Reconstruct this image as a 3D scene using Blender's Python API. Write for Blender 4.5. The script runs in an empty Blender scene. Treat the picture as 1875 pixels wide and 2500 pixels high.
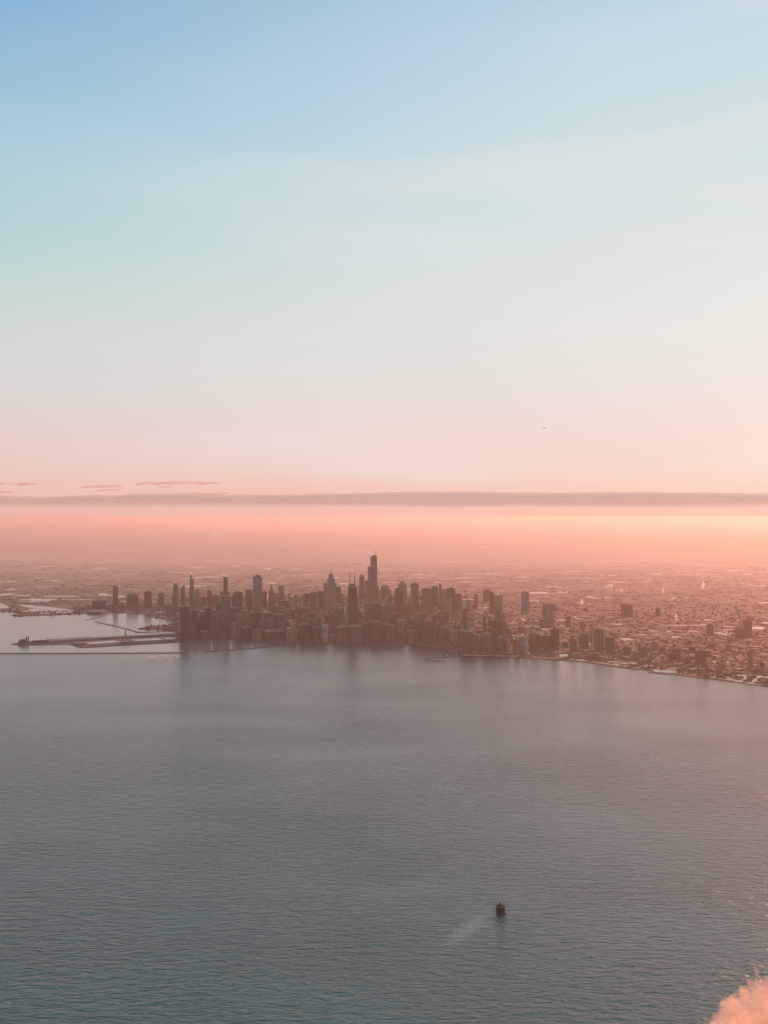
import bpy, math, random
import numpy as np
from mathutils import Vector, noise as mnoise

R = math.radians
scene = bpy.context.scene
COL = scene.collection
rng = random.Random(11)

# ------------------------------------------------------------------ camera
FPX, YH, H = 2150.0, 1262.0, 830.0          # focal length and horizon row in photo pixels, eye height (m)
cam_d = bpy.data.cameras.new("camera")
cam_d.sensor_fit = 'VERTICAL'
cam_d.sensor_height = 24.0
cam_d.lens = 24.0 * FPX / 2500.0
cam_d.shift_y = (YH - 1250.0) / 2500.0
cam_d.clip_start, cam_d.clip_end = 1.0, 400000.0
cam = bpy.data.objects.new("camera", cam_d)
cam.location = (0, 0, H)
cam.rotation_euler = (R(90), 0, 0)
COL.objects.link(cam)
scene.camera = cam

def gp(x, y, z=0.0):
    """photo pixel -> point of the ground"""
    D = FPX * H / (y - YH)
    return ((x - 937.5) / FPX * D, D, z)

def sky_pt(x, y, D):
    return ((x - 937.5) / FPX * D, D, H - (y - YH) / FPX * D)

def s2l(c):
    return tuple(((v / 255) / 12.92 if v / 255 <= .04045 else ((v / 255 + .055) / 1.055) ** 2.4) for v in c)

# ------------------------------------------------------------------ light
SUN_AZ, SUN_EL = R(42), R(16)
sun_dir = Vector((math.sin(SUN_AZ) * math.cos(SUN_EL), math.cos(SUN_AZ) * math.cos(SUN_EL), math.sin(SUN_EL)))
sd = bpy.data.lights.new("sun", 'SUN')
sd.energy = 4.9
sd.angle = R(0.5)
sd.color = (1.0, 0.385, 0.225)
so = bpy.data.objects.new("sun", sd)
so.rotation_euler = sun_dir.to_track_quat('Z', 'Y').to_euler()
COL.objects.link(so)

world = bpy.data.worlds.new("World")
scene.world = world
world.use_nodes = True
nt = world.node_tree
nt.nodes.clear()

def N(nt, t, **kw):
    n = nt.nodes.new(t)
    for k, v in kw.items():
        setattr(n, k, v)
    return n

def val(nt, op, a, b=None, c=None, clamp=False):
    n = N(nt, 'ShaderNodeMath', operation=op, use_clamp=clamp)
    for i, s in enumerate((a, b, c)):
        if s is None:
            continue
        if isinstance(s, (int, float)):
            n.inputs[i].default_value = s
        else:
            nt.links.new(s, n.inputs[i])
    return n.outputs[0]

def vmath(nt, op, a, b=None):
    n = N(nt, 'ShaderNodeVectorMath', operation=op)
    for i, s in enumerate((a, b)):
        if s is None:
            continue
        if isinstance(s, (tuple, list)):
            n.inputs[i].default_value = s
        else:
            nt.links.new(s, n.inputs[i])
    return n

def mixc(nt, f, a, b, mode='MIX'):
    n = N(nt, 'ShaderNodeMix', data_type='RGBA', blend_type=mode)
    for i, s in ((0, f), (6, a), (7, b)):
        if isinstance(s, (int, float)):
            n.inputs[i].default_value = s
        elif isinstance(s, (tuple, list)):
            n.inputs[i].default_value = tuple(s)[:3] + (1,)
        else:
            nt.links.new(s, n.inputs[i])
    return n.outputs[2]

def ramp(nt, fac, stops, interp='LINEAR'):
    n = N(nt, 'ShaderNodeValToRGB')
    cr = n.color_ramp
    cr.interpolation = interp
    while len(cr.elements) > 1:
        cr.elements.remove(cr.elements[-1])
    for i, (p, c) in enumerate(stops):
        e = cr.elements[0] if i == 0 else cr.elements.new(p)
        e.position = p
        e.color = tuple(c)[:3] + (1,)
    if not isinstance(fac, (int, float)):
        nt.links.new(fac, n.inputs[0])
    return n.outputs[0]

sky = N(nt, 'ShaderNodeTexSky', sky_type='NISHITA', sun_disc=False)
sky.sun_elevation, sky.sun_rotation = SUN_EL, SUN_AZ
sky.altitude, sky.air_density, sky.dust_density, sky.ozone_density = 800, 1.0, 3.0, 1.2
tc = N(nt, 'ShaderNodeTexCoord')
sp = N(nt, 'ShaderNodeSeparateXYZ')
nt.links.new(tc.outputs['Generated'], sp.inputs[0])
hx, hy, hz = sp.outputs
hor = val(nt, 'SQRT', val(nt, 'MAXIMUM', val(nt, 'ADD', val(nt, 'MULTIPLY', hx, hx), val(nt, 'MULTIPLY', hy, hy)), 1e-6))
tt = val(nt, 'DIVIDE', hz, hor, clamp=False)                                  # tan of the elevation
# faint long streaks of high cirrus
mp = N(nt, 'ShaderNodeMapping')
mp.inputs['Scale'].default_value = (2.2, 2.2, 17)
mp.inputs['Rotation'].default_value = (0, R(8), 0)
nt.links.new(tc.outputs['Generated'], mp.inputs[0])
nz = N(nt, 'ShaderNodeTexNoise')
nz.inputs['Scale'].default_value = 1.3
nz.inputs['Detail'].default_value = 5
nt.links.new(mp.outputs[0], nz.inputs[0])
tt2 = val(nt, 'ADD', tt, val(nt, 'MULTIPLY', val(nt, 'SUBTRACT', nz.outputs[0], .5), .035))
sunh = (math.sin(SUN_AZ), math.cos(SUN_AZ))
cosd = val(nt, 'DIVIDE', val(nt, 'ADD', val(nt, 'MULTIPLY', hx, sunh[0]), val(nt, 'MULTIPLY', hy, sunh[1])), hor)
s = val(nt, 'DIVIDE', val(nt, 'SUBTRACT', cosd, .36), .52, clamp=True)
L = [(0, (240, 186, 174)), (.03, (240, 192, 182)), (.056, (236, 201, 194)), (.086, (229, 207, 201)), (.129, (221, 213, 209)), (.176, (212, 217, 212)),
     (.24, (196, 216, 213)), (.297, (182, 211, 215)), (.368, (173, 206, 216)), (.453, (152, 194, 218)), (.538, (128, 177, 215)), (.7, (104, 158, 190)), (1, (78, 138, 158))]
Rr = [(0, (246, 190, 174)), (.03, (247, 202, 190)), (.056, (245, 211, 203)), (.086, (241, 218, 211)), (.129, (237, 223, 217)), (.176, (233, 227, 221)),
      (.24, (228, 229, 223)), (.297, (221, 228, 227)), (.368, (211, 226, 228)), (.453, (204, 221, 228)), (.538, (197, 217, 229)), (.7, (165, 200, 214)), (1, (110, 162, 180))]
cl = ramp(nt, tt2, [(p, s2l(c)) for p, c in L])
cr_ = ramp(nt, tt2, [(p, s2l(c)) for p, c in Rr])
grad = mixc(nt, s, cl, cr_)
# glow round the sun itself, which stands to the right of the picture
dsun = vmath(nt, 'DOT_PRODUCT', tc.outputs['Generated'], tuple(sun_dir)).outputs['Value']
gl = val(nt, 'POWER', val(nt, 'MAXIMUM', dsun, 0), 90)
glow = mixc(nt, gl, (0, 0, 0), (.15, .07, .05))
grad = vmath(nt, 'ADD', grad, glow).outputs[0]
grad10 = vmath(nt, 'MULTIPLY', grad, (10, 10, 10)).outputs[0]
mp2 = N(nt, 'ShaderNodeMapping')
mp2.inputs['Scale'].default_value = (1.6, 1.6, 13)
mp2.inputs['Rotation'].default_value = (0, R(-9), 0)
nt.links.new(tc.outputs['Generated'], mp2.inputs[0])
nz2 = N(nt, 'ShaderNodeTexNoise'); nz2.inputs['Scale'].default_value = 1.1; nz2.inputs['Detail'].default_value = 6; nz2.inputs['Distortion'].default_value = .3
nt.links.new(mp2.outputs[0], nz2.inputs[0])
wisp = N(nt, 'ShaderNodeMapRange', interpolation_type='SMOOTHSTEP'); nt.links.new(nz2.outputs[0], wisp.inputs[0])
wisp.inputs[1].default_value = .48; wisp.inputs[2].default_value = .8; wisp.inputs[4].default_value = .5
grad10 = mixc(nt, val(nt, 'MULTIPLY', wisp.outputs[0], s), grad10, (8.4, 8.0, 7.8))
mixed = mixc(nt, .04, grad10, sky.outputs[0])
bg = N(nt, 'ShaderNodeBackground')
bg.inputs['Strength'].default_value = 0.086
nt.links.new(mixed, bg.inputs[0])
wo = N(nt, 'ShaderNodeOutputWorld')
nt.links.new(bg.outputs[0], wo.inputs[0])

vs = scene.view_settings
vs.view_transform, vs.look, vs.gamma, vs.exposure = 'Standard', 'None', 1.0, 0.22
scene.display_settings.display_device = 'sRGB'
cy = scene.cycles
cy.max_bounces, cy.diffuse_bounces, cy.glossy_bounces, cy.volume_bounces = 10, 2, 3, 7
cy.transparent_max_bounces = 12
cy.use_denoising = True
cy.caustics_reflective = cy.caustics_refractive = False

# ------------------------------------------------------------------ helpers
def mat(name):
    m = bpy.data.materials.new(name)
    m.use_nodes = True
    nt = m.node_tree
    p = nt.nodes['Principled BSDF']
    return m, nt, p

def mesh_obj(name, verts, faces, m=None, parent=None, smooth=False):
    me = bpy.data.meshes.new(name)
    me.from_pydata([tuple(v) for v in verts], [], [tuple(f) for f in faces])
    me.update()
    if smooth:
        me.polygons.foreach_set('use_smooth', [True] * len(me.polygons))
    if m:
        me.materials.append(m)
    o = bpy.data.objects.new(name, me)
    COL.objects.link(o)
    if parent:
        o.parent = parent
    return o

def tag(o, label=None, cat=None, group=None, kind=None):
    if label: o['label'] = label
    if cat: o['category'] = cat
    if group: o['group'] = group
    if kind: o['kind'] = kind
    return o

def empty(name, loc, rz=0.0):
    o = bpy.data.objects.new(name, None)
    o.location = loc
    o.rotation_euler = (0, 0, rz)
    COL.objects.link(o)
    return o

class MB:
    def __init__(s): s.v, s.f = [], []
    def box(s, cx, cy, z0, w, d, h, top=1.0, rz=0.0):
        n = len(s.v)
        c, sn = math.cos(rz), math.sin(rz)
        for k, z in ((1.0, z0), (top, z0 + h)):
            for sx, sy in ((-1, -1), (1, -1), (1, 1), (-1, 1)):
                x, y = sx * w / 2 * k, sy * d / 2 * k
                s.v.append((cx + x * c - y * sn, cy + x * sn + y * c, z))
        s.f += [(n, n + 3, n + 2, n + 1), (n + 4, n + 5, n + 6, n + 7)]
        for i in range(4):
            j = (i + 1) % 4
            s.f.append((n + i, n + j, n + 4 + j, n + 4 + i))
        return s
    def lathe(s, cx, cy, prof, seg=12):
        n = len(s.v)
        for r, z in prof:
            for k in range(seg):
                a = 2 * math.pi * (k + .5) / seg
                s.v.append((cx + r * math.cos(a), cy + r * math.sin(a), z))
        for i in range(len(prof) - 1):
            for k in range(seg):
                k2 = (k + 1) % seg
                s.f.append((n + i * seg + k, n + i * seg + k2, n + (i + 1) * seg + k2, n + (i + 1) * seg + k))
        s.f.append(tuple(n + k for k in reversed(range(seg))))
        s.f.append(tuple(n + (len(prof) - 1) * seg + k for k in range(seg)))
        return s
    def bar(s, a, b, r, seg=5):
        a, b = Vector(a), Vector(b)
        q = (b - a).normalized().to_track_quat('Z', 'Y')
        n = len(s.v)
        for p in (a, b):
            for k in range(seg):
                t = 2 * math.pi * k / seg
                s.v.append(tuple(p + q @ Vector((r * math.cos(t), r * math.sin(t), 0))))
        for k in range(seg):
            k2 = (k + 1) % seg
            s.f.append((n + k, n + k2, n + seg + k2, n + seg + k))
        s.f.append(tuple(n + k for k in reversed(range(seg))))
        s.f.append(tuple(n + seg + k for k in range(seg)))
        return s
    def prism(s, pts, z0, z1):
        """pts: ground outline (x, y)"""
        n, k = len(s.v), len(pts)
        area = sum(pts[i][0] * pts[(i + 1) % k][1] - pts[(i + 1) % k][0] * pts[i][1] for i in range(k))
        if area < 0: pts = pts[::-1]
        s.v += [(p[0], p[1], z0) for p in pts] + [(p[0], p[1], z1) for p in pts]
        s.f.append(tuple(n + i for i in reversed(range(k))))
        s.f.append(tuple(n + k + i for i in range(k)))
        for i in range(k):
            j = (i + 1) % k
            s.f.append((n + i, n + j, n + k + j, n + k + i))
        return s
    def build(s, name, m=None, parent=None, smooth=False):
        return mesh_obj(name, s.v, s.f, m, parent, smooth)

# ------------------------------------------------------------------ materials
def facade(name, wall, glass, bay=11.0, floor=8.0, share=.5, rough=.6, roof=None, vertical=True):
    m, nt, p = mat(name)
    tc = N(nt, 'ShaderNodeTexCoord')
    sp = N(nt, 'ShaderNodeSeparateXYZ'); nt.links.new(tc.outputs['Object'], sp.inputs[0])
    sn = N(nt, 'ShaderNodeSeparateXYZ'); nt.links.new(tc.outputs['Normal'], sn.inputs[0])
    side = val(nt, 'GREATER_THAN', val(nt, 'ABSOLUTE', sn.outputs[0]), .5)
    u = val(nt, 'ADD', val(nt, 'MULTIPLY', sp.outputs[1], side), val(nt, 'MULTIPLY', sp.outputs[0], val(nt, 'SUBTRACT', 1, side)))
    oi = N(nt, 'ShaderNodeObjectInfo')
    bayr = val(nt, 'MULTIPLY_ADD', oi.outputs['Random'], bay * 1.0, bay * .85)
    fu = val(nt, 'FRACT', val(nt, 'DIVIDE', u, bayr))
    fz = val(nt, 'FRACT', val(nt, 'DIVIDE', sp.outputs[2], floor))
    g1 = val(nt, 'LESS_THAN', fu, share)
    g2 = val(nt, 'LESS_THAN', fz, .55)
    g = val(nt, 'MULTIPLY', g1, val(nt, 'MULTIPLY_ADD', g2, .5, .5)) if vertical else val(nt, 'MULTIPLY', g2, val(nt, 'MULTIPLY_ADD', g1, .5, .5))
    nz = N(nt, 'ShaderNodeTexNoise'); nz.inputs['Scale'].default_value = .03; nz.inputs['Detail'].default_value = 4
    nt.links.new(tc.outputs['Object'], nz.inputs[0])
    vary = val(nt, 'ADD', val(nt, 'MULTIPLY', nz.outputs[0], .5), val(nt, 'MULTIPLY_ADD', oi.outputs['Random'], .7, .4))
    wallv = vmath(nt, 'SCALE', wall); wallv.inputs[0].default_value = wall; nt.links.new(vary, wallv.inputs['Scale'])
    col = mixc(nt, g, wallv.outputs[0], glass)
    up = val(nt, 'GREATER_THAN', sn.outputs[2], .8)
    col = mixc(nt, up, col, roof or tuple(min(.7, w * 1.3 + .05) for w in wall))
    nt.links.new(col, p.inputs['Base Color'])
    p.inputs['Roughness'].default_value = rough
    return m

M = {
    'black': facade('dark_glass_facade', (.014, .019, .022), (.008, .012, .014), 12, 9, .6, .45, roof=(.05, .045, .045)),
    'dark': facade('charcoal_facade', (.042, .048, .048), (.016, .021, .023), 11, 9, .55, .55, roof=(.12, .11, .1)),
    'grey': facade('grey_concrete_facade', (.15, .155, .155), (.035, .042, .045), 10, 9, .5, .7, roof=(.2, .18, .17)),
    'brown': facade('brown_brick_facade', (.13, .082, .062), (.04, .034, .032), 10, 10, .5, .75, roof=(.16, .13, .12)),
    'red': facade('red_brick_facade', (.18, .09, .065), (.05, .035, .03), 10, 10, .45, .8, roof=(.2, .15, .13)),
    'tan': facade('tan_stone_facade', (.26, .19, .14), (.08, .065, .055), 9, 10, .45, .8, roof=(.3, .25, .22)),
    'pale': facade('pale_stone_facade', (.5, .45, .41), (.14, .12, .11), 8, 10, .45, .8, roof=(.5, .46, .44)),
    'white': facade('white_columned_facade', (.42, .38, .36), (.13, .1, .09), 7, 60, .5, .7, roof=(.5, .46, .44)),
}

def plain(name, c, rough=.8, noise_scale=.02, amt=.5):
    m, nt, p = mat(name)
    tc = N(nt, 'ShaderNodeTexCoord')
    nz = N(nt, 'ShaderNodeTexNoise'); nz.inputs['Scale'].default_value = noise_scale; nz.inputs['Detail'].default_value = 5
    nt.links.new(tc.outputs['Object'], nz.inputs[0])
    col = mixc(nt, nz.outputs[0], tuple(v * (1 - amt) for v in c), tuple(min(1, v * (1 + amt)) for v in c))
    nt.links.new(col, p.inputs['Base Color'])
    p.inputs['Roughness'].default_value = rough
    return m

M['metal'] = plain('dark_steel', (.06, .055, .055), .5)
M['roofgear'] = plain('roof_machinery', (.12, .11, .1), .8)
M['whitemetal'] = plain('white_painted_steel', (.8, .78, .76), .5)
M['rock'] = plain('breakwater_stone', (.08, .075, .07), .9, .2)
M['sand'] = plain('beach_sand', (.42, .34, .29), .9, .01)
M['snow'] = plain('snowy_ground', (.72, .68, .68), .8, .004, .3)
M['deck'] = plain('pier_concrete', (.07, .065, .062), .9, .03)
M['shed'] = plain('shed_roof', (.17, .155, .15), .8, .02)
M['brick'] = plain('weathered_crib_brick', (.024, .021, .021), .85, .5, .6)
M['stone'] = plain('crib_stone', (.07, .06, .055), .85, .5, .5)
M['lampwhite'] = plain('white_hull', (.85, .84, .82), .4)

def island_mat(name, stops, rough=.85):
    m, nt, p = mat(name)
    g = N(nt, 'ShaderNodeNewGeometry')
    c = ramp(nt, g.outputs['Random Per Island'], stops, 'CONSTANT')
    nt.links.new(c, p.inputs['Base Color'])
    p.inputs['Roughness'].default_value = rough
    return m

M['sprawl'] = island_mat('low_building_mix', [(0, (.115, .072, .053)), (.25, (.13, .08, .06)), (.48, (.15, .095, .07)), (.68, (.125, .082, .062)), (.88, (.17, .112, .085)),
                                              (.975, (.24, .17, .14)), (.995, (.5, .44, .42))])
M['suburb'] = island_mat('haze_paled_building_mix', [(0, (.2, .14, .115)), (.2, (.28, .2, .17)), (.5, (.36, .27, .225)), (.85, (.44, .34, .29)), (.985, (.6, .53, .5))])  # paler than the near mix: brightness of far haze put into the colour
M['trees'] = island_mat('bare_winter_trees', [(0, (.05, .035, .027)), (.3, (.07, .047, .035)), (.6, (.09, .06, .045)), (.85, (.06, .05, .036))], .95)

# land
m, nt, p = mat('city_ground')
geo = N(nt, 'ShaderNodeNewGeometry')
mp = N(nt, 'ShaderNodeMapping'); nt.links.new(geo.outputs['Position'], mp.inputs[0])
mp.inputs['Scale'].default_value = (.001, .001, .001); mp.inputs['Rotation'].default_value = (0, 0, R(-20))
n1 = N(nt, 'ShaderNodeTexNoise'); n1.inputs['Scale'].default_value = 1.1; n1.inputs['Detail'].default_value = 8; n1.inputs['Roughness'].default_value = .65
nt.links.new(mp.outputs[0], n1.inputs[0])
vo = N(nt, 'ShaderNodeTexVoronoi', distance='CHEBYCHEV'); vo.inputs['Scale'].default_value = 4.5
nt.links.new(mp.outputs[0], vo.inputs[0])
vsep = N(nt, 'ShaderNodeSeparateColor'); nt.links.new(vo.outputs['Color'], vsep.inputs[0])
c = ramp(nt, n1.outputs[0], [(.3, (.08, .052, .038)), (.5, (.14, .09, .066)), (.62, (.19, .125, .095)), (.75, (.26, .19, .155))])
c = mixc(nt, val(nt, 'MULTIPLY', vsep.outputs[0], .6), c, (.06, .05, .045))
pale = val(nt, 'GREATER_THAN', vsep.outputs[1], .955)
c = mixc(nt, pale, c, (.55, .49, .47))
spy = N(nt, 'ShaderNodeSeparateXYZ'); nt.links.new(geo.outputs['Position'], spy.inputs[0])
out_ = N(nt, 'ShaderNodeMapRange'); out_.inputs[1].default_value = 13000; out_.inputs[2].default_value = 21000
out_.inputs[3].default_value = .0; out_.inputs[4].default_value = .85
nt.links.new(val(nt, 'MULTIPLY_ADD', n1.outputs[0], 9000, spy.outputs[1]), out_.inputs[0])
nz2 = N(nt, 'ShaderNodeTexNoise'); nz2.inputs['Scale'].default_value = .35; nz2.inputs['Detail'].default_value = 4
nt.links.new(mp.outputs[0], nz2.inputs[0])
c = mixc(nt, val(nt, 'MULTIPLY', out_.outputs[0], val(nt, 'MULTIPLY_ADD', nz2.outputs[0], .5, .65, clamp=True)), c, (.66, .47, .39))  # ground pales with distance, far haze brightness painted into its colour
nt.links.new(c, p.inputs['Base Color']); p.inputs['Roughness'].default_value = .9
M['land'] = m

# water
def water(name, amp, rough, body, slick=False):
    m, nt, p = mat(name)
    geo = N(nt, 'ShaderNodeNewGeometry')
    pos = geo.outputs['Position']
    def nmap(sx, sy, rot, detail, dist=0.0, r=.55):
        a = N(nt, 'ShaderNodeMapping'); nt.links.new(pos, a.inputs[0])
        a.inputs['Rotation'].default_value = (0, 0, R(rot)); a.inputs['Scale'].default_value = (sx, sy, 1)
        n = N(nt, 'ShaderNodeTexNoise'); n.inputs['Scale'].default_value = 1
        n.inputs['Detail'].default_value = detail; n.inputs['Distortion'].default_value = dist; n.inputs['Roughness'].default_value = r
        nt.links.new(a.outputs[0], n.inputs[0])
        return n.outputs[0]
    big = nmap(1 / 46, 1 / 15, 5, 2, .4)
    med = nmap(1 / 20, 1 / 6.5, -7, 3, .5)
    sml = nmap(1 / 6, 1 / 2.6, 3, 2, .2)
    h = val(nt, 'ADD', val(nt, 'MULTIPLY', big, 2.4), val(nt, 'ADD', val(nt, 'MULTIPLY', med, 1.5), val(nt, 'MULTIPLY', sml, .2)))
    gust = nmap(1 / 900, 1 / 420, 10, 4)
    k = val(nt, 'MULTIPLY_ADD', val(nt, 'SUBTRACT', gust, .5), 2.4, 1.0)
    # the wind blows off the land: waves are small near the shore and grow with the open water
    spz = N(nt, 'ShaderNodeSeparateXYZ'); nt.links.new(pos, spz.inputs[0])
    fe = N(nt, 'ShaderNodeMapRange', interpolation_type='SMOOTHSTEP'); nt.links.new(spz.outputs[1], fe.inputs[0])
    fe.inputs[1].default_value = 5600; fe.inputs[2].default_value = 1800; fe.inputs[3].default_value = .33; fe.inputs[4].default_value = 1
    k = val(nt, 'MULTIPLY', k, fe.outputs[0])
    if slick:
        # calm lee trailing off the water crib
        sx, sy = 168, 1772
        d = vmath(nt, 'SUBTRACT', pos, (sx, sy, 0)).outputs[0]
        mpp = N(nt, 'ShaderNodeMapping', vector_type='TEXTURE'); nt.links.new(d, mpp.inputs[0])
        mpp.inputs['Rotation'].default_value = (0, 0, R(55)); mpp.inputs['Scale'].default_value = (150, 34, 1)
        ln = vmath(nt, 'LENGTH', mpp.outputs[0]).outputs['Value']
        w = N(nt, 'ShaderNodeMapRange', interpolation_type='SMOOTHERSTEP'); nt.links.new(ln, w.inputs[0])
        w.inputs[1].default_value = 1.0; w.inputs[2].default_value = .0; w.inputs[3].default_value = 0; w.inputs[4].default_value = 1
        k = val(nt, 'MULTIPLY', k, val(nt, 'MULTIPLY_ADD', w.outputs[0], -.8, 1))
    b = N(nt, 'ShaderNodeBump'); b.inputs['Strength'].default_value = 1
    nt.links.new(val(nt, 'MULTIPLY', k, amp), b.inputs['Distance']); nt.links.new(h, b.inputs['Height'])
    nt.links.new(b.outputs[0], p.inputs['Normal'])
    p.inputs['Base Color'].default_value = body + (1,)
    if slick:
        # broken pale pink streaks mixed into the water colour in the lee
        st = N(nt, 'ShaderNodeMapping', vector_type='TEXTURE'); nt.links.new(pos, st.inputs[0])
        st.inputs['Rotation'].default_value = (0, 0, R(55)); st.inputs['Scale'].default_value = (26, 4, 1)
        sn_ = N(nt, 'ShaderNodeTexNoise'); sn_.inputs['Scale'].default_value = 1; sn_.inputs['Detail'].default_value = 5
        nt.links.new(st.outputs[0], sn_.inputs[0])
        tint = val(nt, 'MULTIPLY', val(nt, 'MULTIPLY', w.outputs[0], val(nt, 'MULTIPLY', val(nt, 'SUBTRACT', sn_.outputs[0], .38), 4, clamp=True)), .2)
        nt.links.new(mixc(nt, tint, body, (.75, .62, .58)), p.inputs['Base Color'])
    p.inputs['Roughness'].default_value = rough
    p.inputs['IOR'].default_value = 1.95
    return m
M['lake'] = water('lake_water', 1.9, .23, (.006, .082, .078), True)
M['harbor'] = water('sheltered_water', .14, .2, (.05, .1, .1))

# ------------------------------------------------------------------ lake, land, harbours
def sheet(name, poly, z, m, kind='structure', px=True):
    pts = [gp(x, y)[:2] for x, y in poly] if px else poly
    mb = MB(); k = len(pts)
    area = sum(pts[i][0] * pts[(i + 1) % k][1] - pts[(i + 1) % k][0] * pts[i][1] for i in range(k))
    if area < 0: pts = pts[::-1]
    mb.v = [(a, b, z) for a, b in pts]; mb.f = [tuple(range(k))]
    o = mb.build(name, m)
    if kind: o['kind'] = kind
    return o

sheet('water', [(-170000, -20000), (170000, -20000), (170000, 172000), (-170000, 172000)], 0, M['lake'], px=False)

shore = [(3400, 2300), (2600, 1900), (2300, 1790), (2050, 1720), (1940, 1692), (1875, 1677), (1820, 1669), (1760, 1661), (1710, 1655), (1660, 1649), (1655, 1644), (1640, 1640),
         (1600, 1636), (1590, 1637), (1550, 1634), (1500, 1628), (1450, 1620), (1400, 1614), (1350, 1611), (1300, 1608), (1250, 1605), (1200, 1604), (1150, 1603), (1130, 1602),
         (1121, 1598), (1104, 1594), (1085, 1586), (1060, 1581), (1035, 1578), (1000, 1574), (960, 1570), (920, 1568), (880, 1567), (850, 1568), (820, 1569), (780, 1571),
         (740, 1572), (708, 1571), (694, 1563), (640, 1560), (590, 1559), (540, 1556), (500, 1554), (470, 1557), (455, 1562), (436, 1568), (436, 1541), (400, 1539), (345, 1537),
         (333, 1535), (350, 1532), (372, 1529), (400, 1528), (425, 1525), (436, 1520), (424, 1517), (395, 1511), (368, 1506), (345, 1500), (323, 1497), (278, 1496), (240, 1498),
         (212, 1498), (160, 1501), (100, 1503), (50, 1505), (30, 1504), (28, 1502), (42, 1499), (48, 1496), (20, 1494), (-60, 1493), (-300, 1490), (-1500, 1470)]
lp = [gp(x, y)[:2] for x, y in shore]
lp += [(-165000, 60000), (-165000, 165000), (165000, 165000), (165000, 3000)]
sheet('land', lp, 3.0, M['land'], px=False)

# sheltered water inside the long breakwater
sheet('harbor_water', [(-900, 1597), (0, 1596), (459, 1595), (500, 1592), (560, 1588), (640, 1581), (700, 1575), (730, 1564), (690, 1555), (430, 1555), (430, 1512), (330, 1490),
                       (0, 1488), (-900, 1480)], 0.6, M['harbor'])
for poly in ([(-400, 1468), (0, 1473), (20, 1481), (22, 1486), (0, 1487), (-400, 1486)],
             [(44, 1477), (70, 1478), (110, 1482), (148, 1486), (176, 1490), (165, 1492), (125, 1492.5), (85, 1487), (55, 1482)],
             [(1281, 1594), (1300, 1592.5), (1340, 1592), (1356, 1595), (1356, 1602), (1335, 1605), (1312, 1603), (1290, 1599)],
             [(1362, 1599), (1386, 1599), (1386, 1604), (1364, 1605)],
             [(1592, 1637), (1612, 1635.5), (1652, 1640), (1653, 1646), (1600, 1642.5)]):
    sheet('lagoon_water', poly, 4.2, M['harbor'])

# beaches
def band(name, pts, w_px, z, m):
    up = [(x, y - w_px) for x, y in pts]
    return sheet(name, pts + up[::-1], z, m)
band('beach', [(868, 1566.4), (900, 1566), (940, 1567.5), (965, 1569)], 2.2, 3.8, M['sand'])
band('beach', [(1130, 1601.5), (1180, 1603), (1250, 1604)], 1.6, 3.8, M['sand'])
band('beach', [(1380, 1611), (1440, 1617), (1480, 1623), (1530, 1629)], 3.2, 3.8, M['sand'])
band('beach', [(1720, 1654), (1780, 1662), (1830, 1668), (1880, 1676)], 3.6, 3.8, M['sand'])
band('beach', [(1050, 1578), (1085, 1584), (1108, 1593)], 1.5, 3.8, M['sand'])

# snowy yards and fields catching the light: (x0, x1, y, height px)
snow = [(107, 195, 1457, 2.2), (50, 140, 1465, 2.8), (150, 232, 1465, 1.6), (30, 75, 1455, 2.4), (88, 116, 1436, 1.5), (95, 112, 1404, 1), (240, 262, 1451, 3), (287, 305, 1456, 2),
        (378, 410, 1496, 2), (420, 434, 1497, 3), (430, 448, 1478, 2), (1072, 1145, 1414, 1.2), (1255, 1300, 1418, 1.2), (1292, 1336, 1448, 3.4), (1130, 1154, 1464, 1.8),
        (1060, 1082, 1423, 2), (1406, 1425, 1512, 1.2), (1489, 1518, 1525, 1.8), (1322, 1344, 1537, 1.8), (1370, 1389, 1574, 1.6), (1339, 1358, 1579, 1.6), (1608, 1726, 1528, 1.8),
        (1585, 1608, 1542, 2.4), (1640, 1667, 1557, 2.8), (1595, 1617, 1550, 2), (1628, 1642, 1543, 4), (1836, 1866, 1535, 7), (1780, 1815, 1454, 1.4), (1742, 1768, 1418, 1.2),
        (1680, 1703, 1543, 1.8), (1745, 1770, 1549, 1.6), (1766, 1796, 1531, 1.6), (1858, 1885, 1522, 2.6), (1765, 1800, 1540, 1.8), (1500, 1520, 1526, 1.4), (1540, 1575, 1410, 1),
        (640, 666, 1391, 1.8), (560, 590, 1444, 1.3), (495, 530, 1427, 1.2), (740, 768, 1431, 1.2), (675, 700, 1410, 1), (740, 775, 1394, 1), (920, 943, 1409, 1), (1000, 1020, 1385, 1),
        (1460, 1530, 1535, 1.2), (1560, 1600, 1420, .9), (1140, 1180, 1411, .8), (1390, 1440, 1395, .9), (1640, 1690, 1397, .8), (1720, 1760, 1404, .8), (1840, 1875, 1416, 1.2),
        (1550, 1580, 1551, 1.4), (1710, 1726, 1526, 2), (1490, 1500, 1601, 1.5), (1240, 1262, 1606 - 8, 1.2), (1475, 1500, 1606, 1.5), (1482, 1510, 1617, 2), (1560, 1590, 1628, 1.4),
        (1800, 1825, 1651, 3), (1845, 1860, 1655, 4), (1868, 1890, 1656, 3), (1680, 1720, 1634, 1.2), (1780, 1800, 1641, 1.2), (1560, 1590, 1597, 1)]
mb = MB()
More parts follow.
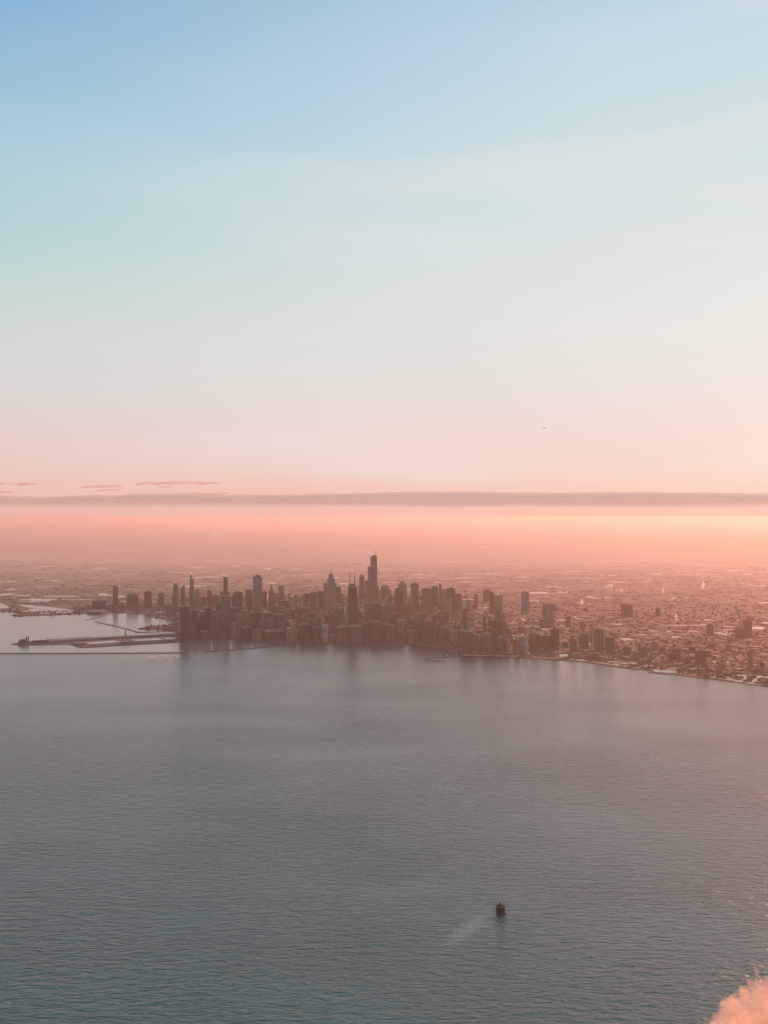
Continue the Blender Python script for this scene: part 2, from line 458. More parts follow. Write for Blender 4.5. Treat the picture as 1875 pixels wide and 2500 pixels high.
for x0, x1, y, h in snow:
    n = max(3, int((x1 - x0) / 9))
    lo, hi = [], []
    for i in range(n + 1):
        t = i / n
        x = x0 + (x1 - x0) * t
        e = math.sin(math.pi * min(max(t, .08), .92)) ** .4
        lo.append((x, y + h * .5 * e * rng.uniform(.6, 1.1))); hi.append((x, y - h * .5 * e * rng.uniform(.6, 1.1)))
    pts = [gp(*q, 5.2) for q in lo + hi[::-1]]
    k = len(mb.v); mb.v += pts; mb.f.append(tuple(range(k, k + len(pts))))
o = mb.build('snow', M['snow']); tag(o, 'pale snowy yards and fields between the low buildings', 'snow', kind='stuff')

# ------------------------------------------------------------------ haze
mb = MB(); mb.box(0, 75500, -1.0, 336000, 191000, 861.0)
m = bpy.data.materials.new('air'); m.use_nodes = True; nt = m.node_tree; nt.nodes.clear()
pv = N(nt, 'ShaderNodeVolumePrincipled'); out = N(nt, 'ShaderNodeOutputMaterial')
pv.inputs['Color'].default_value = (1.0, .78, .70, 1)
pv.inputs['Density'].default_value = 2.5e-5
pv.inputs['Anisotropy'].default_value = .44
nt.links.new(pv.outputs[0], out.inputs['Volume'])
hz_ = mb.build('haze', m); tag(hz_, 'pink evening haze lying over the city and lake', 'haze', kind='stuff')

# ------------------------------------------------------------------ towers
TH = R(20)
def frame(x0, x1, yb):
    cx = (x0 + x1) / 2
    X, D, _ = gp(cx, yb)
    return X, D, D / FPX

CT, ST = math.cos(TH), math.sin(TH)
def foot(W):
    return .76 * W, .836 * W

def tower(name, label, shade, yb, tiers, cat='skyscraper', style='box', group=None, parts=(), gear=True, below=3.0):
    """tiers: (x0, x1, ytop) from the ground up. parts: (name, style, x0, x1, ybottom, ytop, material)"""
    x0, x1, _ = tiers[0]
    X, D, sc = frame(x0, x1, yb)
    cx = (x0 + x1) / 2
    root = empty(name, (X, D, 3.0), TH)
    tag(root, label, cat, group)
    def loc(a, b):
        dx = ((a + b) / 2 - cx) * sc
        return dx * CT, -dx * ST
    mb = MB(); z = -below
    W0 = (x1 - x0) * sc
    for i, (a, b, yt) in enumerate(tiers):
        W = (b - a) * sc
        w, d = foot(W)
        zt = (yb - yt) * sc
        if i == len(tiers) - 1: zt -= .45 * d * max(0, (H - zt)) / D
        lx, ly = loc(a, b)
        top = 1.0
        if style == 'taper': top = .82
        if style == 'octagon':
            mb.lathe(lx, ly, [(W / 2, z), (W / 2, zt)], 8)
        else:
            mb.box(lx, ly, z, w, d, zt - z, top)
        z = zt
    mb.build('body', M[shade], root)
    a, b, yt = tiers[-1]; W = (b - a) * sc; w, d = foot(W); lx, ly = loc(a, b)
    if style == 'dome':
        MB().lathe(lx, ly, [(W * .42, z), (W * .42, z + W * .12), (W * .36, z + W * .26), (W * .22, z + W * .38), (W * .06, z + W * .43)], 16).build('dome', M[shade], root)
    elif style == 'gable':
        g = MB(); g.box(lx, ly, z, w, d, W * .4, .12); g.build('pitched_crown', M[shade], root)
    elif gear and W > 18:
        g = MB(); k = rng.uniform(.35, .6)
        g.box(lx + rng.uniform(-.12, .12) * w, ly + rng.uniform(-.1, .1) * d, z, w * k, d * k, rng.uniform(4, 8))
        g.build('penthouse', M['roofgear'], root)
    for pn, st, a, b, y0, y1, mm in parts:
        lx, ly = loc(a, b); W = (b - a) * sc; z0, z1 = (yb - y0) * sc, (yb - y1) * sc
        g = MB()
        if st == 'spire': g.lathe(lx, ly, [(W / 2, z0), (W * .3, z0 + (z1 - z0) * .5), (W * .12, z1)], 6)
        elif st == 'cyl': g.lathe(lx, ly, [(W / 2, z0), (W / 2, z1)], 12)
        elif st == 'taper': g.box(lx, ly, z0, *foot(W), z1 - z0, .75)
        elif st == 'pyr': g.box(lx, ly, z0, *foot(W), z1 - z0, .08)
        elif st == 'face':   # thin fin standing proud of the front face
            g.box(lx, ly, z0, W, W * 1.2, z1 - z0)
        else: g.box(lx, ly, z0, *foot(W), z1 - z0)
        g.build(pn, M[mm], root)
    return root

S = 'skyscraper'; T = 'tower'; B = 'building'
# tallest
tower('skyscraper', 'tallest dark tower of stepped tubes with two white antennas', 'dark', 1480, [(891, 921, 1418), (897.5, 921, 1384), (904, 920.5, 1358.5)], S, gear=False,
      parts=[('roof_crown', 'box', 907, 918, 1359, 1356, 'black'), ('antenna', 'spire', 906.6, 908.8, 1356, 1336, 'whitemetal'), ('antenna', 'spire', 914.6, 916.8, 1356, 1337, 'whitemetal'),
             ('side_wing', 'box', 916, 925, 1480, 1431, 'brown')])
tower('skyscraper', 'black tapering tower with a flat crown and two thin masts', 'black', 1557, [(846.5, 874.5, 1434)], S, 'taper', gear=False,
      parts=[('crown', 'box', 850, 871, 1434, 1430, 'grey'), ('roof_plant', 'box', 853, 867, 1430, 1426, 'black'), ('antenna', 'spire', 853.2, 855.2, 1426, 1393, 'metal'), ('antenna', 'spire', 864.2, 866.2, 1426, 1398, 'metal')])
tower('skyscraper', 'slim grey tower with a round crown, just left of the tallest tower', 'grey', 1477, [(875, 890.5, 1429), (877, 889.5, 1408)], S, gear=False,
      parts=[('round_crown', 'cyl', 879, 887.5, 1409, 1403.5, 'tan')])
tower('skyscraper', 'grey tower with broad shoulders, rounded upper tier and needle spire', 'grey', 1500, [(789, 822, 1424.5), (799, 818, 1413), (801.5, 814.5, 1405)], S, gear=False,
      parts=[('crown', 'cyl', 803.5, 812, 1405.5, 1401.5, 'dark'), ('spire', 'spire', 807.2, 809.4, 1402, 1389, 'metal')])
tower('office_tower', 'lower block leaning on the right of the spired grey tower', 'brown', 1497, [(820, 833, 1433)], T)
tower('skyscraper', 'broad straight grey slab tower with notched roof, widest of the tall towers', 'grey', 1500, [(616.5, 641, 1408)], S, gear=False,
      parts=[('roof_plant', 'box', 622, 636, 1409, 1404.5, 'dark')])
tower('office_tower', 'dark block hugging the right side of the broad grey slab tower', 'dark', 1495, [(640, 651.5, 1445)], T)
tower('office_tower', 'wide dark flat-topped block left of the broad grey slab tower', 'dark', 1497, [(598.5, 617, 1441)], T)
tower('office_tower', 'wide dark block with chamfered left shoulder right of the black-topped tower', 'dark', 1498, [(564, 594, 1453), (568, 593, 1445)], T)
tower('skyscraper', 'grey tower with a pointed crown and short spire', 'grey', 1500, [(655, 673, 1449), (656, 670, 1443)], S, gear=False,
      parts=[('pointed_crown', 'pyr', 656.5, 668.5, 1443.5, 1431, 'grey'), ('spire', 'spire', 661.4, 663.2, 1433, 1424, 'metal')])
tower('skyscraper', 'flat-topped grey tower standing alone right of the pointed tower', 'grey', 1497, [(679, 694, 1430.5)], S, gear=False,
      parts=[('roof_band', 'box', 679.6, 693.4, 1431.5, 1429.6, 'dark')])
tower('office_tower', 'low dark block in front of the lone flat-topped tower', 'dark', 1515, [(681, 706, 1466)], T)
tower('skyscraper', 'slim black tower with steam trailing off its flat roof', 'black', 1500, [(544.5, 556.5, 1409)], S, gear=False)
tower('office_tower', 'dark shoulder block behind the slim black tower', 'dark', 1494, [(536, 561, 1444)], T)
tower('skyscraper', 'broad pale-grey tower in front of the slim black tower', 'grey', 1551, [(538.5, 563, 1455)], S)
tower('skyscraper', 'slender grey tower with a thin red-brown tip and steam at its top', 'grey', 1492, [(461, 474, 1434), (463, 473.5, 1413)], S, gear=False,
      parts=[('slender_top', 'box', 463.6, 468.4, 1414, 1404, 'red'), ('spire', 'spire', 465, 467, 1404, 1400, 'metal')])
tower('skyscraper', 'stepped grey tower with a pale lit tip, leftmost of the tall towers', 'grey', 1498, [(418, 437, 1455), (421.5, 436.5, 1430), (424, 434, 1425)], S, gear=False,
      parts=[('tip', 'box', 427.4, 431.6, 1426, 1421.5, 'white')])
tower('office_tower', 'grey twin-height tower beside the leftmost stepped tower', 'brown', 1490, [(439.5, 452, 1436), (444, 452, 1432)], T)
tower('office_tower', 'thin pale sunlit fin tower between two grey towers at the left end', 'pale', 1488, [(437.3, 439.2, 1438)], T, gear=False)
tower('office_tower', 'grey tower with rounded shoulders right of the slender red-tipped tower', 'grey', 1492, [(474, 489, 1447), (476, 487, 1440)], T)
tower('office_tower', 'small brown round-topped tower standing in the gap left of the black tower', 'brown', 1485, [(504.5, 518.5, 1446)], T, 'dome')
tower('office_tower', 'low brown block between the round-topped and the black tower', 'brown', 1485, [(518, 535, 1453)], T)
tower('office_tower', 'low brown block left of the small round-topped tower', 'brown', 1484, [(489, 505, 1458)], T)
# left waterfront
tower('apartment_tower', 'near-black wide slab tower at the water by the pier root', 'black', 1562, [(435.5, 465, 1480)], T)
tower('apartment_tower', 'black block with stepped roof right of the near-black slab', 'black', 1552, [(462, 485, 1496), (474, 500, 1493)][:1] + [(463, 484, 1490)], T)
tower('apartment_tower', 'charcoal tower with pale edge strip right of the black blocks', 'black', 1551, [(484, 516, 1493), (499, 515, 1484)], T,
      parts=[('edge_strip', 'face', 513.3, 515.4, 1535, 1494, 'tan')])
tower('apartment_block', 'low brown block at the foot of the black slab towers', 'brown', 1558, [(459, 481, 1532)], B)
tower('apartment_block', 'low red-brown block on the quay below the charcoal tower', 'red', 1559, [(486, 512, 1541)], B)
tower('apartment_tower', 'dark narrow tower in front of the broad pale-grey tower', 'black', 1520, [(526.5, 539.5, 1472)], T)
tower('apartment_tower', 'grey-brown tower left of the small mauve slab', 'dark', 1556, [(516, 538, 1500)], T)
tower('apartment_tower', 'dark green-grey tower just behind the small mauve slab', 'black', 1530, [(560, 586, 1484)], T)
tower('apartment_block', 'small mauve slab leaning forward near the water', 'tan', 1557, [(565, 584.5, 1520.5)], B)
tower('apartment_tower', 'tall grey-brown tower with pale left edge behind the quay', 'tan', 1545, [(590, 607, 1489)], T)
tower('apartment_tower', 'dark slab with a deep front, right of the pale-edged tower', 'black', 1535, [(608, 637, 1494)], T)
tower('apartment_block', 'dark low block at the water right of the mauve slab', 'black', 1559, [(585, 614, 1531)], B)
tower('apartment_tower', 'wide red-brown tower with steam blowing off its left corner', 'brown', 1548, [(637, 664, 1500), (640, 668, 1495)], T)
tower('apartment_block', 'red-brown block at the water below the steaming tower', 'red', 1561, [(614, 640, 1537)], B)
tower('apartment_tower', 'dark wide block with pale parapet left of the lit brown tower', 'dark', 1552, [(664, 696, 1499)], T)
tower('apartment_block', 'long low dark block with a pale roof line at the waterfront', 'brown', 1562, [(641, 694, 1538)], B)
tower('apartment_tower', 'lit brown tower with a stepped pale top by the inlet', 'tan', 1566, [(697, 726, 1534), (709, 722, 1521)], T)
tower('apartment_tower', 'big dark green-grey block right of the lit brown tower', 'black', 1567, [(727, 758, 1524)], T)
tower('apartment_tower', 'big dark block just left of the white-striped building', 'dark', 1567, [(756, 784, 1531)], T)
tower('apartment_tower', 'building with white vertical stripes below its flat white top', 'white', 1568, [(784.5, 800.5, 1529)], T, gear=False,
      parts=[('white_cap', 'box', 783.6, 801.4, 1530, 1527, 'pale')])
tower('office_tower', 'dark block with a small notch, seen above the roofs left of the spired tower', 'dark', 1500, [(740, 755, 1450)], T)
tower('office_tower', 'dark stepped block behind the roofs, second left of the spired tower', 'dark', 1497, [(755, 772, 1447)], T)
tower('office_tower', 'dark low block touching the left shoulder of the spired tower', 'dark', 1496, [(773, 790, 1444.5)], T)
tower('office_tower', 'small brown tower alone on the low roof line right of the flat-topped tower', 'brown', 1486, [(719, 727.5, 1453)], T)
tower('apartment_tower', 'yellow-lit stone tower below the spired grey tower', 'tan', 1530, [(795, 811, 1480), (797, 810, 1473)], T)
tower('apartment_tower', 'grey-violet tower left of the black tapering tower', 'grey', 1546, [(812, 838, 1484)], T)
tower('apartment_tower', 'thin tower with a pale head at the left edge of the black tapering tower', 'pale', 1530, [(839.5, 846.5, 1480)], T)
tower('apartment_block', 'brown block in front of the black tapering tower', 'brown', 1567, [(815, 850, 1530)], B)
tower('apartment_block', 'violet-grey block at the foot of the black tapering tower', 'grey', 1567, [(850, 885, 1527)], B)
tower('apartment_tower', 'tan tower right of the black tapering tower at the shore', 'brown', 1564, [(884, 905, 1522)], T)
tower('apartment_tower', 'wide brown slab behind the shore below the tallest tower', 'brown', 1540, [(896, 926, 1472)], T)
tower('apartment_tower', 'lighter red-brown tower with white steam at its middle', 'red', 1545, [(940, 962, 1474)], T)
tower('apartment_tower', 'brown slab at the shore below the white steam puff', 'brown', 1567, [(905, 935, 1518)], T)
tower('apartment_tower', 'brown slab second along the beach right of the tan tower', 'brown', 1567, [(933, 966, 1526)], T)
tower('skyscraper', 'dark tall tower before the double-domed towers', 'dark', 1530, [(963, 984, 1443), (965, 979, 1437)], S)
tower('office_tower', 'far hazy tower with a domed roof', 'grey', 1475, [(973, 993, 1427)], T, 'dome')
tower('office_tower', 'low hazy building group with round tops right of the tallest tower', 'brown', 1470, [(926, 955, 1440)], B, 'dome')
tower('apartment_tower', 'lit tan tower with a small light on its roof near the shore', 'tan', 1563, [(969.5, 988.5, 1512)], T)
tower('skyscraper', 'plain dark square tower, tallest right of the domed tower', 'brown', 1497, [(1003, 1022, 1424.5)], S)
tower('office_tower', 'wide brown tower with flat top right of the plain square tower', 'brown', 1500, [(1029, 1050, 1437)], T)
tower('office_tower', 'dark tower with chamfered crown left of the needle tower', 'dark', 1496, [(1051, 1070, 1438), (1054, 1068, 1432)], T)
tower('office_tower', 'narrow dark needle tower with short spire', 'dark', 1490, [(1071.5, 1077.5, 1427)], T, gear=False,
      parts=[('spire', 'spire', 1073, 1075.4, 1427, 1418, 'metal')])
tower('office_tower', 'hazy pale brown tower with a bright right edge, right of the needle tower', 'tan', 1492, [(1078, 1089, 1440)], T)
tower('skyscraper', 'broad dark tower with rounded roof, last tall one on the right of the cluster', 'dark', 1502, [(1089, 1111, 1440), (1091, 1109, 1436)], S)
tower('office_tower', 'brown block stepping down from the broad rounded tower', 'brown', 1500, [(1111, 1126, 1450)], T)
tower('apartment_tower', 'tower with two pale vertical strips amid the right brown blocks', 'pale', 1505, [(1128, 1139, 1469)], T)
tower('office_tower', 'small brown tower in the thinning right part of the skyline', 'brown', 1488, [(1157, 1166, 1452)], T)
tower('office_tower', 'faint hazy tower far behind the thinning skyline', 'brown', 1470, [(1180, 1194, 1440)], T)
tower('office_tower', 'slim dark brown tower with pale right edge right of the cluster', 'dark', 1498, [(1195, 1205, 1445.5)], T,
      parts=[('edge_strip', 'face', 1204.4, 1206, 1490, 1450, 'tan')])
tower('office_tower', 'wide hazy tan tower right of the slim pale-edged tower', 'tan', 1496, [(1208, 1227, 1453)], T)
tower('office_tower', 'square grey tower alone in the haze on the right', 'grey', 1500, [(1273.5, 1291, 1445)], T)
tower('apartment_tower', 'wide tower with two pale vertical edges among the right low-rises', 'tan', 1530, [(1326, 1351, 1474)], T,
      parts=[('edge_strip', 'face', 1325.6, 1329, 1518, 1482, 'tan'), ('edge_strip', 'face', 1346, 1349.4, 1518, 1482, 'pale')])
# right waterfront
W2 = [(998, 1020, 1539, 1570, 'tan', 'lit brown tower with fine ribs at the shore right of the lit tan tower'),
      (1018, 1034, 1516, 1566, 'dark', 'dark rounded tower behind the shore left of the pale-striped tower'),
      (1034, 1057, 1515, 1573, 'brown', 'brown slab next to the dark rounded tower at the shore'),
      (1060, 1070, 1524, 1576, 'pale', 'slim tower with a bright pale stripe down its side'),
      (1075, 1093, 1533, 1580, 'brown', 'plain brown tower right of the bright-striped slim tower'),
      (1096, 1118, 1539, 1582, 'tan', 'ribbed tan tower left of the hooked pier'),
      (1122, 1153, 1541, 1594, 'brown', 'wide brown slab where the hooked pier starts'),
      (1152, 1166, 1550, 1596, 'red', 'red-brown tower right of the wide slab at the pier root'),
      (1177, 1201, 1546, 1597, 'red', 'broad red-brown tower above the park shore'),
      (1200, 1211.5, 1538.5, 1592, 'dark', 'dark narrow tower among red-brown ones above the park'),
      (1212, 1229, 1556, 1598, 'brown', 'brown tower right of the dark narrow tower'),
      (1236, 1246, 1558, 1598, 'tan', 'small round-topped tan tower above the park'),
      (1253, 1270, 1562, 1598, 'red', 'low red-brown block left of the white-ribbed tower'),
      (1276, 1288, 1553, 1592, 'white', 'small tower with white vertical ribs left of the lagoon'),
      (1292, 1316, 1546, 1588, 'brown', 'dense brown block behind the lagoon'),
      (1318, 1344, 1552, 1586, 'red', 'second brown block behind the lagoon, touching the dark tower'),
      (1345.5, 1364, 1535.5, 1588, 'brown', 'tall dark brown tower behind the right end of the lagoon'),
      (1391, 1407, 1560, 1592, 'red', 'low red-brown block in the low-rise streets right of the lagoon'),
      (1420, 1436, 1547, 1584, 'brown', 'brown tower left of the block with a pale roof'),
      (1438, 1452, 1539, 1570, 'tan', 'tan block with a pale top left of the dark twin slab'),
      (1452, 1473, 1537, 1590, 'brown', 'dark slab tower with a bright pale strip on its right edge'),
      (1480, 1500, 1556, 1594, 'brown', 'brown block right of the dark strip-edged slab'),
      (1518, 1543, 1475, 1506, 'red', 'square dark building standing alone far back in the orange haze'),
      (1601, 1611, 1485, 1505, 'brown', 'small far block beside a thin white chimney'),
      (1562, 1580, 1580, 1604, 'brown', 'brown block in the haze above the right shore'),
      (1522, 1540, 1579, 1600, 'red', 'red-brown block left of the brown one above the right shore'),
      (1726, 1741, 1525, 1552, 'red', 'small orange-brown block with a white edge line far right'),
      (1815, 1834, 1513.5, 1556, 'red', 'orange-brown tower at the far right by a pale field'),
      (1796, 1816, 1534, 1560, 'red', 'lower orange-brown block left of the far right tower'),
      (1700, 1722, 1588, 1622, 'brown', 'brown block above the far right shore'),
      (1640, 1660, 1584, 1612, 'red', 'red-brown low tower with steam beside it on the right'),
      (1826, 1838, 1590, 1634, 'tan', 'narrow tan tower above the shore at the far right')]
for x0, x1, yt, yb, sh, lab in W2:
    pr = []
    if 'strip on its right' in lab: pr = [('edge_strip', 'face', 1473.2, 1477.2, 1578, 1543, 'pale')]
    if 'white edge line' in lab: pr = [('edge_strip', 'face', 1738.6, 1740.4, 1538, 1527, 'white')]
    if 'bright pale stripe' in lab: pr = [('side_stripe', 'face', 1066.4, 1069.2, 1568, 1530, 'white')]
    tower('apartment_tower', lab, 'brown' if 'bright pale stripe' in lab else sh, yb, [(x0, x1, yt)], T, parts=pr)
# thin white chimneys / lit walls
for (x, y0, y1, lab) in ((1613, 1503, 1484, 'thin white chimney beside a small far block on the right'), (1716.5, 1449, 1440, 'thin pale chimney under a rising steam plume far right')):
    X, D, sc = frame(x - 1, x + 1, y0)
    r = empty('chimney', (X, D, 3)); tag(r, lab, 'chimney')
    MB().lathe(0, 0, [(1.3 * sc, 0), (.8 * sc, (y0 - y1) * sc)], 10).build('stack', M['pale'], r)
    MB().lathe(0, 0, [(.95 * sc, (y0 - y1) * sc), (.95 * sc, (y0 - y1) * sc + 3)], 10).build('rim', M['whitemetal'], r)

# ------------------------------------------------------------------ crowd of mid-rise blocks
env = [(430, 1484), (470, 1492), (520, 1486), (560, 1478), (590, 1462), (640, 1474), (700, 1470), (740, 1460), (790, 1458), (840, 1462), (880, 1458), (930, 1448), (1000, 1448),
       (1050, 1450), (1110, 1458), (1160, 1467), (1200, 1468), (1260, 1482), (1310, 1500), (1400, 1528), (1600, 1550), (1875, 1585)]
def interp(tab, x):
    for (a, b), (c, d) in zip(tab, tab[1:]):
        if a <= x <= c: return b + (d - b) * (x - a) / (c - a)
    return tab[-1][1] if x > tab[-1][0] else tab[0][1]
shore_y = [(430, 1556), (690, 1560), (740, 1568), (960, 1566), (1060, 1577), (1120, 1593), (1250, 1598), (1400, 1602), (1500, 1612), (1600, 1622), (1700, 1636), (1875, 1660)]
zones = [(500, 'behind the black slab towers at the pier root'), (565, 'round the broad pale-grey tower'), (620, 'round the foot of the broad grey slab tower'), (680, 'under the pointed grey tower'),
         (740, 'right of the lone flat-topped tower'), (790, 'left of the spired grey tower'), (845, 'under the spired grey tower'), (890, 'behind the black tapering tower'),
         (940, 'under the tallest tower'), (995, 'under the domed hazy tower'), (1050, 'under the plain dark square tower'), (1110, 'under the narrow needle tower'),
         (1170, 'right of the broad rounded tower'), (1260, 'above the park right of the hooked pier'), (1360, 'behind the lagoon'), (1500, 'in the low streets right of the lagoon'),
         (1650, 'above the harbour inlet on the right shore'), (1900, 'in the orange haze of the far right shore')]
def auto(x0, x1, yt, yb):
    x = (x0 + x1) / 2
    zn = next(z for lim, z in zones if x < lim)
    q = rng.random()
    left = x < 720
    if left: sh = 'dark' if q < .34 else 'grey' if q < .6 else 'black' if q < .75 else 'brown' if q < .92 else 'tan'
    else: sh = 'brown' if q < .38 else 'red' if q < .56 else 'dark' if q < .7 else 'grey' if q < .8 else 'tan' if q < .94 else 'pale'
    word = {'dark': 'charcoal', 'grey': 'grey', 'black': 'near-black', 'brown': 'brown', 'red': 'red-brown', 'tan': 'tan', 'pale': 'pale'}[sh]
    form = 'slim' if (yb - yt) > 1.9 * (x1 - x0) else 'squat' if (yb - yt) < 1.0 * (x1 - x0) else 'mid-height'
    row = 'front-row' if yb > interp(shore_y, x) - 22 else 'inner-row'
    lab = f'{form} {word} {row} block {zn}'
    tower('city_block', lab, sh, yb, [(x0, x1, yt)], B, group=lab.replace(' block ', ' blocks '), gear=(x1 - x0) > 9)
slots = []
for i in range(185):
    for _ in range(30):
        x = rng.uniform(446, 1255); ys = interp(shore_y, x)
        e = interp(env, x)
        yb = ys - abs(rng.gauss(0, 1)) * 34
        if yb < e + 14: continue
        if all(abs(x - a) > 8 or abs(yb - b) > 5 for a, b in slots): break
    slots.append((x, yb))
    w = rng.uniform(8, 17) * (1 if yb > 1520 else .85)
    hmax = min(62, yb - e)
    h = rng.uniform(.35, 1.0) * hmax
    auto(x - w / 2, x + w / 2, yb - max(10, h), yb)
for i in range(42):
    for _ in range(30):
        x = rng.uniform(1255, 1875); ys = interp(shore_y, x)
        yb = ys - 8 - abs(rng.gauss(0, 1)) * 40
        if all(abs(x - a) > 12 or abs(yb - b) > 6 for a, b in slots): break
    slots.append((x, yb))
    w = rng.uniform(7, 15); auto(x - w / 2, x + w / 2, yb - rng.uniform(7, 24) * (1.1 if x < 1500 else .8), yb)

# ------------------------------------------------------------------ low-rise sprawl and trees (nobody could count them)
from mathutils.geometry import tessellate_polygon
shore_arr = np.array(lp)
def inside(x, y):
    n = len(shore_arr); j = n - 1
    c = np.zeros(len(x), bool)
    for i in range(n):
        xi, yi = shore_arr[i]; xj, yj = shore_arr[j]
        t = ((yi > y) != (yj > y)) & (x < (xj - xi) * (y - yi) / (yj - yi + 1e-12) + xi)
        c ^= t; j = i
    return c
nr = np.random.default_rng(5)
def boxes_mesh(name, cx, cy, z0, w, d, h, m, rz):
    n = len(cx)
    sx = np.array([-1, 1, 1, -1, -1, 1, 1, -1]) / 2; sy = np.array([-1, -1, 1, 1, -1, -1, 1, 1]) / 2
    sz = np.array([0, 0, 0, 0, 1, 1, 1, 1])
    lx = w[:, None] * sx; ly = d[:, None] * sy
    c, s_ = np.cos(rz), np.sin(rz)
    X = cx[:, None] + lx * c - ly * s_; Y = cy[:, None] + lx * s_ + ly * c; Z = z0 + h[:, None] * sz
    V = np.stack([X, Y, Z], -1).reshape(-1, 3)
    F = np.array([[4, 5, 6, 7], [0, 1, 5, 4], [1, 2, 6, 5], [2, 3, 7, 6], [3, 0, 4, 7]])
    faces = (F[None] + 8 * np.arange(n)[:, None, None]).reshape(-1, 4)
    me = bpy.data.meshes.new(name)
    me.vertices.add(len(V)); me.vertices.foreach_set('co', V.ravel())
    me.loops.add(faces.size); me.loops.foreach_set('vertex_index', faces.ravel().astype(np.int32))
    me.polygons.add(len(faces)); me.polygons.foreach_set('loop_start', np.arange(0, faces.size, 4, dtype=np.int32))
    me.update(); me.validate()
    me.materials.append(m)
    o = bpy.data.objects.new(name, me); COL.objects.link(o)
    return o
def scatter(n, y0, y1, x0=-150, x1=2020, power=1.0):
    py = y0 + (y1 - y0) * nr.random(n) ** power
    px = x0 + (x1 - x0) * nr.random(n)
    D = FPX * H / (py - YH); X = (px - 937.5) / FPX * D
    k = inside(X, D)
    return px[k], py[k], X[k], D[k]
blank = [(x0 - 2, x1 + 2, y - h * .5 - .5, y + h * .5 + 2.5) for x0, x1, y, h in snow] + [(-400, 25, 1468, 1489), (42, 178, 1476, 1494), (1278, 1390, 1590, 1609), (1590, 1656, 1634, 1649), (1505, 1560, 1616, 1632)]
def clear(px, py):
    k = np.ones(len(px), bool)
    for a, b, c_, d_ in blank: k &= ~((px > a) & (px < b) & (py > c_) & (py < d_))
    return k
px, py, X, D = scatter(38000, 1365, 1690, power=.72)
k = clear(px, py); px, py, X, D = px[k], py[k], X[k], D[k]
# keep clear of the shore strip
real = sorted([p for p in shore if p[0] >= 705])
rshore = lambda px: np.interp(px, [p[0] for p in real], [p[1] for p in real])
k = (py < np.interp(px, [p[0] for p in shore_y], [p[1] + 1 for p in shore_y], left=1490)) & ((px < 720) | (py < rshore(px) - 4))
px, py, X, D = px[k], py[k], X[k], D[k]
sc = D / FPX
core = np.exp(-((px - 830) / 330) ** 2)
w = np.clip(nr.lognormal(0, .5, len(X)) * 26, 14, 260) * np.clip(D / 9000, .9, 3.0)
d = w * nr.uniform(.5, 1.3, len(X))
wide = nr.random(len(X)) < .05
w[wide] *= 2.6
h = nr.gamma(2.0, 4.5, len(X)) + 5 + core * nr.gamma(2, 9, len(X)) * (D < 9500)
h = np.where(D > 9000, 3.5 + 2 * nr.random(len(h)), np.where(px > 1150, 2.6 + .13 * h, np.where(px < 430, 3 + .2 * h, h)))
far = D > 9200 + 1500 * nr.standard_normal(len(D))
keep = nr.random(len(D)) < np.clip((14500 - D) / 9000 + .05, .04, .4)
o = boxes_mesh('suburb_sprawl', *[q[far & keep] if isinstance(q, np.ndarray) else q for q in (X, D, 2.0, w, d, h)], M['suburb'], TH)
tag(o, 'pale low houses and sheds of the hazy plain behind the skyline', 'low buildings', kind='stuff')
thin = ~far & ((px < 1150) | (nr.random(len(px)) < .5))
X, D, w, d, h = (q[thin] for q in (X, D, w, d, h))
o = boxes_mesh('low_rise_sprawl', X, D, 2.0, w, d, h, M['sprawl'], TH)
tag(o, 'endless low brick houses and sheds fading into the pink haze', 'low buildings', kind='stuff')

# tree clumps: irregular blobs
def clumps(name, X, Y, r, hgt, m):
    base = np.array([(math.cos(a) * q, math.sin(a) * q, z) for z, q in ((0, .75), (.45, 1.0), (.85, .6)) for a in np.arange(6) * math.pi / 3] + [(0, 0, 1.05)])
    n = len(X)
    jit = nr.uniform(.7, 1.3, (n, 19, 1))
    V = base[None] * jit * np.stack([r, r, hgt], -1)[:, None, :]
    V[:, :, 0] += X[:, None]; V[:, :, 1] += Y[:, None]; V[:, :, 2] += 2.0
    F = []
    for i in range(2):
        for k in range(6):
            a, b = i * 6 + k, i * 6 + (k + 1) % 6
            F += [(a, b, b + 6), (a, b + 6, a + 6)]
    for k in range(6): F.append((12 + k, 12 + (k + 1) % 6, 18))
    F = np.array(F)
    faces = (F[None] + 19 * np.arange(n)[:, None, None]).reshape(-1, 3)
    V = V.reshape(-1, 3)
    me = bpy.data.meshes.new(name)
    me.vertices.add(len(V)); me.vertices.foreach_set('co', V.ravel())
    me.loops.add(faces.size); me.loops.foreach_set('vertex_index', faces.ravel().astype(np.int32))
    me.polygons.add(len(faces)); me.polygons.foreach_set('loop_start', np.arange(0, faces.size, 3, dtype=np.int32))
    me.update(); me.validate()
    me.materials.append(m)
    o = bpy.data.objects.new(name, me); COL.objects.link(o)
    return o
# along the shore, in the parks and through the streets
px, py, X, D = scatter(30000, 1480, 1690)
sy_ = np.interp(px, [p[0] for p in shore_y], [p[1] for p in shore_y], left=1480)
dens = np.where(px > 1090, np.where(py > sy_ - 4, .5, .13), np.where(py > sy_ - 2, .28, .02))
dens = np.where(px < 432, .6, dens) * clear(px, py)
k = (nr.random(len(px)) < dens) & ((px < 720) | (py < rshore(px) - 2.6))
X, D = X[k], D[k]
o = clumps('park_trees', X, D, nr.uniform(6, 15, len(X)), nr.uniform(7, 16, len(X)), M['trees'])
tag(o, 'bare winter trees massed along the shore parks and streets', 'trees', kind='stuff')

